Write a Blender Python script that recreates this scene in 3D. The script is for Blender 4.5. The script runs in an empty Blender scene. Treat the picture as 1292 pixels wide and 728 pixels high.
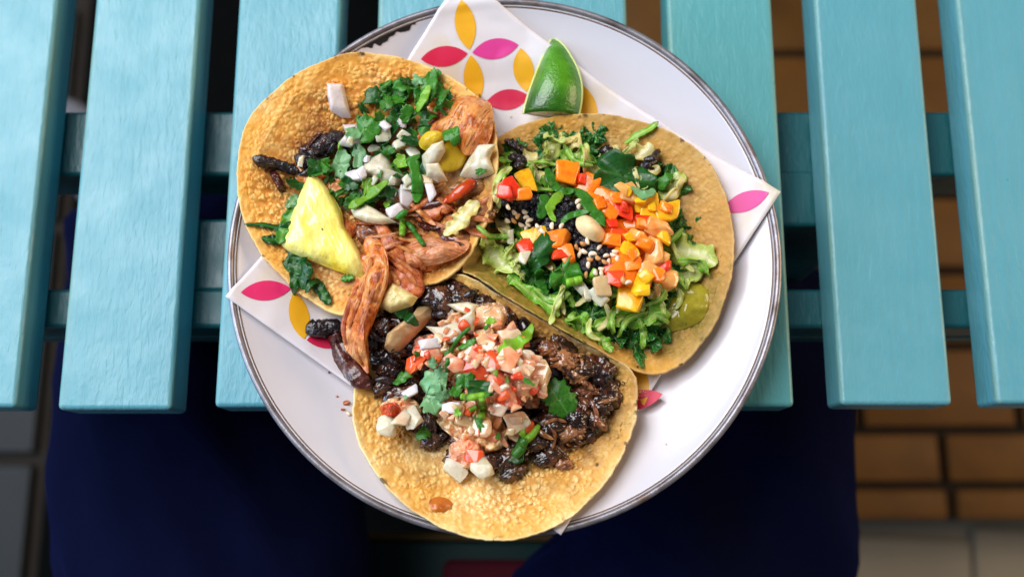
import bpy, bmesh, math, random
import numpy as np
from mathutils import Vector, Matrix, Euler
from mathutils.kdtree import KDTree

# ------------------------------------------------------------------ camera, light, exposure
T = 0.75                       # height of the table top above the tiled floor
TILT = math.radians(12.0)
CAM = Vector((0.0, -0.1135, T + 0.534))
FPX = 35.0 / 36.0 * 1292.0     # focal length in photo pixels

scene = bpy.context.scene
col = scene.collection
cam_d = bpy.data.cameras.new('camera'); cam = bpy.data.objects.new('camera', cam_d); col.objects.link(cam)
cam.location = CAM; cam.rotation_euler = (TILT, 0, 0)
cam_d.lens = 35.0; cam_d.sensor_width = 36.0; cam_d.clip_start = 0.01; cam_d.clip_end = 100
cam_d.dof.use_dof = True; cam_d.dof.focus_distance = 0.512; cam_d.dof.aperture_fstop = 3.8
scene.camera = cam

world = bpy.data.worlds.new('World'); scene.world = world; world.use_nodes = True
bgn = world.node_tree.nodes['Background']
bgn.inputs[0].default_value = (0.80, 0.88, 1.0, 1); bgn.inputs[1].default_value = 0.12

def area(name, loc, target, size, power, color, sy=None):
    d = bpy.data.lights.new(name, 'AREA'); d.energy = power; d.color = color; d.size = size
    if sy: d.shape = 'RECTANGLE'; d.size_y = sy
    o = bpy.data.objects.new(name, d); col.objects.link(o); o.location = loc
    o.rotation_euler = (Vector(target) - Vector(loc)).to_track_quat('-Z', 'Y').to_euler()
    return o
area('window_light', (-1.05, 0.75, T + 1.75), (0, 0, T), 1.6, 64, (0.98, 0.98, 1.0), 1.6)
area('open_side_light', (-2.1, -0.15, T + 0.75), (0, 0, T), 1.1, 26, (0.42, 0.68, 1.0), 1.1)
area('warm_fill_light', (1.8, 0.35, T + 0.75), (0, 0, T), 0.9, 17, (1.0, 0.74, 0.46), 0.9)  # warm fill added from the right for the plate wall, source unseen

scene.view_settings.view_transform = 'Standard'; scene.view_settings.look = 'None'
scene.view_settings.exposure = 0.12; scene.view_settings.gamma = 1.0
scene.render.engine = 'CYCLES'
scene.cycles.use_denoising = True
scene.cycles.max_bounces = 6; scene.cycles.caustics_reflective = False; scene.cycles.caustics_refractive = False

# ------------------------------------------------------------------ helpers
rng = np.random.default_rng(7); random.seed(7)

def P(px, py, z):
    """point of height z seen at photo pixel (px, py)"""
    c, s = math.cos(TILT), math.sin(TILT)
    x, y = (px - 646.0) / FPX, (364.0 - py) / FPX
    dy, dz = y * c + s, y * s - c
    t = (z - CAM.z) / dz
    return np.array([CAM.x + x * t, CAM.y + dy * t, z])

def hash3(i, j, k, seed):
    n = (i * 374761393 + j * 668265263 + k * 2147483647 + seed * 1274126177) & 0xFFFFFFFF
    n = ((n ^ (n >> 13)) * 1274126177) & 0xFFFFFFFF
    n = ((n ^ (n >> 16)) * 2246822519) & 0xFFFFFFFF
    return ((n ^ (n >> 15)) & 0xFFFF) / 65535.0

def noise(p, seed=0):
    p = np.asarray(p, float); f = np.floor(p).astype(np.int64); t = p - f; t = t * t * (3 - 2 * t)
    r = 0
    for a in (0, 1):
        for b in (0, 1):
            for c in (0, 1):
                w = (t[:, 0] if a else 1 - t[:, 0]) * (t[:, 1] if b else 1 - t[:, 1]) * (t[:, 2] if c else 1 - t[:, 2])
                r = r + w * hash3(f[:, 0] + a, f[:, 1] + b, f[:, 2] + c, seed)
    return r * 2 - 1

def fbm(p, seed=0, octaves=3):
    p = np.asarray(p, float); r = 0; a = 1.0; s = 0
    for o in range(octaves):
        r = r + a * noise(p * (2.03 ** o) + o * 17.3, seed + o); s += a; a *= 0.5
    return r / s

def smooth_shade(me):
    me.polygons.foreach_set('use_smooth', np.ones(len(me.polygons), bool))

def mesh_of(name, V, F, smooth=True, attrs=None):
    me = bpy.data.meshes.new(name); me.from_pydata([tuple(map(float, v)) for v in V], [], [tuple(int(i) for i in f) for f in F]); me.update()
    if smooth: smooth_shade(me)
    for k, arr in (attrs or {}).items():
        a = me.attributes.new(k, 'FLOAT', 'POINT'); a.data.foreach_set('value', np.asarray(arr, np.float32))
    return me

def link(name, me, mat=None, parent=None, loc=None):
    o = bpy.data.objects.new(name, me); col.objects.link(o)
    if mat and me is not None: me.materials.append(mat)
    if parent: o.parent = parent
    if loc is not None: o.location = loc
    return o

def tag(o, label=None, cat=None, group=None, kind=None):
    if label: o['label'] = label
    if cat: o['category'] = cat
    if group: o['group'] = group
    if kind: o['kind'] = kind
    return o

def empty(name, loc=(0, 0, 0)):
    o = bpy.data.objects.new(name, None); col.objects.link(o); o.location = loc; o.empty_display_size = 0.05
    return o

def box_mesh(name, x0, x1, y0, y1, z0, z1, bevel=0.0, seg=2):
    bm = bmesh.new()
    bmesh.ops.create_cube(bm, size=1.0)
    for v in bm.verts:
        v.co = Vector(((x0 + x1) / 2 + v.co.x * (x1 - x0), (y0 + y1) / 2 + v.co.y * (y1 - y0), (z0 + z1) / 2 + v.co.z * (z1 - z0)))
    if bevel:
        bmesh.ops.bevel(bm, geom=bm.edges[:], offset=bevel, segments=seg, affect='EDGES', profile=0.5)
    me = bpy.data.meshes.new(name); bm.to_mesh(me); bm.free()
    if bevel: smooth_shade(me)
    return me

def box(name, x0, x1, y0, y1, z0, z1, mat, parent=None, bevel=0.0, seg=2):
    """mesh centred on its own origin"""
    cx, cy, cz = (x0 + x1) / 2, (y0 + y1) / 2, (z0 + z1) / 2
    me = box_mesh(name, x0 - cx, x1 - cx, y0 - cy, y1 - cy, z0 - cz, z1 - cz, bevel, seg)
    o = link(name, me, mat, parent, (cx, cy, cz))
    if bevel: wn = o.modifiers.new('flat_faces', 'WEIGHTED_NORMAL'); wn.weight = 100
    return o

# ------------------------------------------------------------------ materials
def srgb(r, g, b):
    f = lambda c: ((c / 255 + 0.055) / 1.055) ** 2.4 if c / 255 > 0.04045 else c / 255 / 12.92
    return (f(r), f(g), f(b), 1)

class NT:
    def __init__(s, name):
        s.m = bpy.data.materials.new(name); s.m.use_nodes = True; s.t = s.m.node_tree
        s.b = s.t.nodes['Principled BSDF']; s.out = s.t.nodes['Material Output']
    def n(s, ty, **kw):
        nd = s.t.nodes.new(ty)
        for k, v in kw.items(): setattr(nd, k, v)
        return nd
    def l(s, a, b): s.t.links.new(a, b)
    def coord(s, scale=(1, 1, 1), rand=True):
        tc = s.n('ShaderNodeTexCoord'); mp = s.n('ShaderNodeMapping'); mp.inputs['Scale'].default_value = scale
        s.l(tc.outputs['Object'], mp.inputs['Vector'])
        if rand:
            oi = s.n('ShaderNodeObjectInfo'); mu = s.n('ShaderNodeMath', operation='MULTIPLY'); mu.inputs[1].default_value = 37.0
            cb = s.n('ShaderNodeCombineXYZ'); s.l(oi.outputs['Random'], mu.inputs[0])
            for i in range(3): s.l(mu.outputs[0], cb.inputs[i])
            s.l(cb.outputs[0], mp.inputs['Location'])
        return mp.outputs[0]
    def noise(s, vec, scale, detail=3, rough=0.55, dist=0):
        nd = s.n('ShaderNodeTexNoise'); nd.inputs['Scale'].default_value = scale; nd.inputs['Detail'].default_value = detail
        nd.inputs['Roughness'].default_value = rough; nd.inputs['Distortion'].default_value = dist; s.l(vec, nd.inputs['Vector'])
        return nd.outputs['Fac']
    def voro(s, vec, scale, feature='F1', smooth=None):
        nd = s.n('ShaderNodeTexVoronoi', feature=feature); nd.inputs['Scale'].default_value = scale; s.l(vec, nd.inputs['Vector'])
        return nd
    def ramp(s, fac, stops, interp='LINEAR'):
        nd = s.n('ShaderNodeValToRGB'); cr = nd.color_ramp; cr.interpolation = interp
        while len(cr.elements) < len(stops): cr.elements.new(0.5)
        for e, (p, c) in zip(cr.elements, stops):
            e.position = p; e.color = c if not isinstance(c, (int, float)) else (c, c, c, 1)
        s.l(fac, nd.inputs[0]); return nd.outputs[0]
    def mix(s, fac, a, b, blend='MIX'):
        nd = s.n('ShaderNodeMix', data_type='RGBA', blend_type=blend)
        for sock, v in ((nd.inputs[0], fac), (nd.inputs[6], a), (nd.inputs[7], b)):
            if isinstance(v, (int, float)): sock.default_value = v
            elif isinstance(v, tuple): sock.default_value = v
            else: s.l(v, sock)
        return nd.outputs[2]
    def math(s, op, a, b=None):
        nd = s.n('ShaderNodeMath', operation=op)
        for i, v in enumerate((a, b)):
            if v is None: continue
            if isinstance(v, (int, float)): nd.inputs[i].default_value = v
            else: s.l(v, nd.inputs[i])
        return nd.outputs[0]
    def attr(s, name):
        nd = s.n('ShaderNodeAttribute'); nd.attribute_name = name; return nd.outputs['Fac']
    def bump(s, h, strength, dist=0.001):
        nd = s.n('ShaderNodeBump'); nd.inputs['Strength'].default_value = strength; nd.inputs['Distance'].default_value = dist
        s.l(h, nd.inputs['Height'])
        if s.b.inputs['Normal'].is_linked:
            s.l(s.b.inputs['Normal'].links[0].from_socket, nd.inputs['Normal'])
        s.l(nd.outputs[0], s.b.inputs['Normal'])
    def setv(s, **kw):
        for k, v in kw.items():
            s.b.inputs[k.replace('_', ' ')].default_value = v
    def base(s, c):
        if isinstance(c, tuple): s.b.inputs['Base Color'].default_value = c
        else: s.l(c, s.b.inputs['Base Color'])
    def sss(s, w, scale, radius=(1, 0.6, 0.35)):
        s.b.inputs['Subsurface Weight'].default_value = w; s.b.inputs['Subsurface Scale'].default_value = scale
        s.b.inputs['Subsurface Radius'].default_value = radius

def food(name, stops, nscale, rough=0.3, bump=0.3, bscale=900, stretch=(1, 1, 1), sss=0.0, sscale=0.003, coat=0.0, dist=0, vary=0.12, spec=0.5, bdist=0.0006, fibre=0.0, glass=0.0):
    """moist food: noise through a colour ramp, fine relief, a little light inside"""
    m = NT(name); v = m.coord(stretch)
    c = m.ramp(m.noise(v, nscale, 4, 0.6, dist), stops)
    if fibre:
        cb = m.n('ShaderNodeCombineXYZ'); m.l(m.math('MULTIPLY', m.attr('along'), 0.7), cb.inputs[0]); m.l(m.math('MULTIPLY', m.attr('around'), 6.0), cb.inputs[1])
        fb = m.noise(cb.outputs[0], 1.6, 4, 0.65, 0.5)
        c = m.mix(m.ramp(fb, [(0.33, fibre), (0.46, 0.0)]), c, stops[0][1])
        m.bump(fb, 0.8, 0.0020)
    oi = m.n('ShaderNodeObjectInfo'); hsv = m.n('ShaderNodeHueSaturation')
    m.l(m.math('ADD', m.math('MULTIPLY', oi.outputs['Random'], vary * 2), 1 - vary), hsv.inputs['Value'])
    m.l(m.math('ADD', m.math('MULTIPLY', oi.outputs['Random'], vary * 0.12), 0.5 - vary * 0.06), hsv.inputs['Hue'])
    m.l(c, hsv.inputs['Color']); m.base(hsv.outputs[0])
    m.l(m.ramp(m.noise(v, nscale * 1.7, 2), [(0.35, rough * 0.6), (0.7, min(1, rough * 1.6))]), m.b.inputs['Roughness'])
    if bump: m.bump(m.noise(v, bscale, 3, 0.6), bump, bdist)
    if sss: m.sss(sss, sscale)
    m.setv(Coat_Weight=coat, Coat_Roughness=0.08, Specular_IOR_Level=spec)
    if glass: m.setv(Transmission_Weight=glass, IOR=1.36)
    return m.m

def leafmat(name, dark, light, rib, rough=0.35, vein=0.25, vscale=420, trans=0.25, vary=0.25):
    """leaf: attribute 'tint' runs from the rib (0) to the margin (1)"""
    m = NT(name); v = m.coord()
    g = m.mix(m.noise(v, 160, 3), dark, light)
    oi = m.n('ShaderNodeObjectInfo'); hsv = m.n('ShaderNodeHueSaturation')
    m.l(m.math('ADD', m.math('MULTIPLY', oi.outputs['Random'], vary * 2), 1 - vary), hsv.inputs['Value']); m.l(g, hsv.inputs['Color'])
    vd = m.voro(v, vscale, 'DISTANCE_TO_EDGE').outputs['Distance']
    veins = m.ramp(vd, [(0.0, 1.0), (0.09, 0.0)])
    c = m.mix(m.math('MULTIPLY', veins, vein), hsv.outputs[0], rib)
    c = m.mix(m.ramp(m.attr('tint'), [(0.0, 0.95), (0.55, 0.0)]), c, rib)
    m.base(c); m.setv(Roughness=rough, Specular_IOR_Level=0.5)
    m.bump(vd, 0.35, 0.0006); m.bump(m.noise(v, 300, 3), 0.25, 0.0008)
    if trans:
        tr = m.n('ShaderNodeBsdfTranslucent'); m.l(c, tr.inputs[0]); mx = m.n('ShaderNodeMixShader'); mx.inputs[0].default_value = trans
        m.l(m.b.outputs[0], mx.inputs[1]); m.l(tr.outputs[0], mx.inputs[2]); m.l(mx.outputs[0], m.out.inputs['Surface'])
    return m.m

def mat_paint(name, lo, hi, worn=0.75):
    m = NT(name); v = m.coord((1, 1, 1)); vs = m.coord((1, 0.30, 1)); vl = m.coord((1, 0.05, 1))
    c = m.mix(m.noise(v, 9, 4), lo, hi)
    oi = m.n('ShaderNodeObjectInfo'); c = m.mix(1.0, c, oi.outputs['Color'], 'MULTIPLY')
    c = m.mix(m.ramp(m.noise(vl, 140, 4), [(0.45, 0.0), (0.75, 0.12)]), c, srgb(60, 118, 134))       # brush drag along the board
    c = m.mix(m.ramp(m.noise(v, 16, 5, 0.7), [(0.56, 0.0), (0.74, 0.12)]), c, srgb(138, 184, 190))   # chalky fading
    tc = m.n('ShaderNodeTexCoord'); sx = m.n('ShaderNodeSeparateXYZ'); m.l(tc.outputs['Object'], sx.inputs[0])
    ar = m.math('MULTIPLY', m.ramp(m.math('ABSOLUTE', sx.outputs[0]), [(0.0272, 0.0), (0.0296, 1.0)]), m.ramp(sx.outputs[2], [(0.0075, 0.0), (0.0105, 1.0)]))
    ar = m.math('MULTIPLY', ar, m.ramp(m.noise(vl, 220, 3), [(0.35, 0.2 * worn), (0.62, worn)]))
    c = m.mix(ar, c, srgb(134, 152, 112))                                                             # older coat showing on the arris
    for sc, nz, lo_, col_, am in ((26, 13, 0.52, srgb(44, 92, 102), 0.75), (15, 9, 0.56, srgb(206, 216, 210), 0.8), (60, 20, 0.58, srgb(70, 84, 80), 0.7)):
        sp = m.ramp(m.math('ADD', m.voro(v, sc).outputs['Distance'], m.math('MULTIPLY', m.noise(v, 260, 2), 0.05)), [(0.02, 1.0), (0.07, 0.0)])
        sp = m.math('MULTIPLY', sp, m.ramp(m.noise(v, nz, 2), [(lo_, 0.0), (lo_ + 0.04, am)]))
        c = m.mix(sp, c, col_)
    m.base(c)
    m.l(m.ramp(m.noise(v, 30, 4, 0.6), [(0.3, 0.30), (0.7, 0.52)]), m.b.inputs['Roughness'])
    m.bump(m.noise(vs, 300, 3, 0.55, 0.5), 0.42, 0.0011)
    m.bump(m.noise(vl, 260, 3), 0.25, 0.0006)
    m.bump(m.noise(v, 45, 3), 0.25, 0.002)
    return m.m

def mat_enamel():
    m = NT('white_enamel'); v = m.coord(rand=False)
    c = m.mix(m.noise(v, 18, 4), srgb(216, 212, 218), srgb(207, 203, 210))
    scr = m.voro(m.coord((1, 1.6, 1), False), 55).outputs['Distance']
    sp = m.math('MULTIPLY', m.ramp(scr, [(0.0, 1.0), (0.03, 0.0)]), m.ramp(m.noise(v, 25, 2), [(0.5, 0.0), (0.6, 0.55)]))
    c = m.mix(sp, c, srgb(140, 125, 120))
    m.base(c); m.setv(Roughness=0.2, Coat_Weight=0.1, Coat_Roughness=0.08)
    m.bump(m.noise(v, 70, 2), 0.06, 0.002)
    return m.m

def mat_steel():
    m = NT('worn_rim_metal'); v = m.coord(rand=False)
    c = m.ramp(m.noise(v, 60, 4), [(0.3, srgb(92, 80, 78)), (0.55, srgb(150, 146, 152)), (0.75, srgb(112, 84, 66))])
    m.base(c); m.setv(Metallic=0.6, Roughness=0.38); m.bump(m.noise(v, 400, 3), 0.2, 0.0005)
    return m.m

def mat_paper():
    m = NT('waxed_paper'); v = m.coord(rand=False)
    c = m.mix(m.noise(v, 20, 3), srgb(232, 226, 230), srgb(222, 214, 218))
    c = m.mix(m.ramp(m.noise(v, 24, 4, 0.6, 0.4), [(0.53, 0.0), (0.66, 0.5)]), c, srgb(222, 202, 158))
    m.base(c); m.setv(Roughness=0.4)
    m.bump(m.noise(v, 25, 4), 0.15, 0.004); m.sss(0.15, 0.002, (1, 1, 1))
    return m.m

def mat_print(name, c1, c2):
    m = NT(name); v = m.coord(rand=True)
    m.base(m.mix(m.noise(v, 90, 3), c1, c2)); m.setv(Roughness=0.45); m.bump(m.noise(v, 500, 2), 0.05, 0.0005)
    return m.m

def mat_tortilla(name, pale, gold, toast, brown, sauce=None):
    m = NT(name); v = m.coord(rand=False)
    n1 = m.noise(v, 38, 4, 0.6); n2 = m.noise(v, 150, 4, 0.65)
    c = m.ramp(n1, [(0.32, pale), (0.5, gold), (0.66, toast)])
    bub = m.attr('bubble')
    c = m.mix(m.ramp(bub, [(0.05, 0.8), (0.45, 0.0)]), c, m.mix(0.55, toast, brown))
    c = m.mix(m.math('MULTIPLY', m.ramp(bub, [(0.5, 0.0), (0.9, 0.9)]), m.ramp(n2, [(0.35, 0.1), (0.6, 1.0)])), c, pale)
    c = m.mix(m.ramp(n2, [(0.54, 0.0), (0.74, 0.6)]), c, brown)
    c = m.mix(m.ramp(m.noise(v, 26, 5, 0.72, 0.4), [(0.55, 0.0), (0.66, 0.5), (0.74, 0.7)]), c, m.mix(0.35, brown, toast))
    n3 = m.noise(v, 420, 3, 0.6)
    c = m.mix(m.ramp(n3, [(0.36, 0.4), (0.5, 0.0)]), c, m.mix(0.5, toast, brown)); c = m.mix(m.ramp(n3, [(0.54, 0.0), (0.68, 0.4)]), c, pale)
    # oil soaked band inside the rim and dry pale rim
    edge = m.attr('edge')
    c = m.mix(m.ramp(edge, [(0.80, 0.0), (0.93, 0.6), (0.985, 0.15)]), c, m.mix(m.noise(v, 60, 3), gold, toast))
    c = m.mix(m.ramp(edge, [(0.985, 0.0), (1.0, 0.6)]), c, pale)
    # scorched dashes along the rim
    c = m.mix(m.math('MULTIPLY', m.ramp(edge, [(0.965, 0.0), (0.99, 1.0)]), m.ramp(m.noise(v, 120, 3, 0.6), [(0.60, 0.0), (0.66, 0.85)])), c, srgb(60, 34, 18))
    c = m.mix(m.math('MULTIPLY', m.ramp(edge, [(0.6, 0.0), (0.9, 1.0)]), m.ramp(m.noise(v, 30, 4, 0.65), [(0.55, 0.0), (0.72, 0.35)])), c, brown)
    # griddle char specks
    vd = m.voro(v, 105).outputs['Distance']
    sp = m.math('MULTIPLY', m.ramp(vd, [(0.0, 1.0), (0.10, 0.9), (0.17, 0.0)]), m.ramp(m.noise(v, 55, 2), [(0.56, 0.0), (0.6, 1.0)]))
    c = m.mix(sp, c, srgb(46, 30, 20))
    vd2 = m.voro(v, 42).outputs['Distance']
    sp2 = m.math('MULTIPLY', m.ramp(m.math('ADD', vd2, m.math('MULTIPLY', n2, 0.25)), [(0.16, 1.0), (0.25, 0.0)]), m.ramp(m.noise(v, 21, 2), [(0.58, 0.0), (0.66, 0.6)]))
    c = m.mix(sp2, c, brown)
    if sauce:
        sa = m.math('MULTIPLY', m.attr('sauce'), m.ramp(n2, [(0.32, 0.2), (0.58, 0.8)]))
        c = m.mix(sa, c, sauce)
    m.base(c); m.setv(Roughness=0.5, Specular_IOR_Level=0.3)
    m.bump(m.noise(v, 900, 3, 0.6), 0.35, 0.0007); m.bump(n2, 0.35, 0.0012)
    m.sss(0.05, 0.0015)
    return m.m

def mat_simple(name, c1, c2, scale, rough=0.5, bump=0.2, bscale=200, bdist=0.001, spec=0.3, **kw):
    m = NT(name); v = m.coord()
    m.base(m.mix(m.noise(v, scale, 4), c1, c2)); m.setv(Roughness=rough, Specular_IOR_Level=spec, **kw)
    if bump: m.bump(m.noise(v, bscale, 3), bump, bdist)
    return m.m

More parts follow.
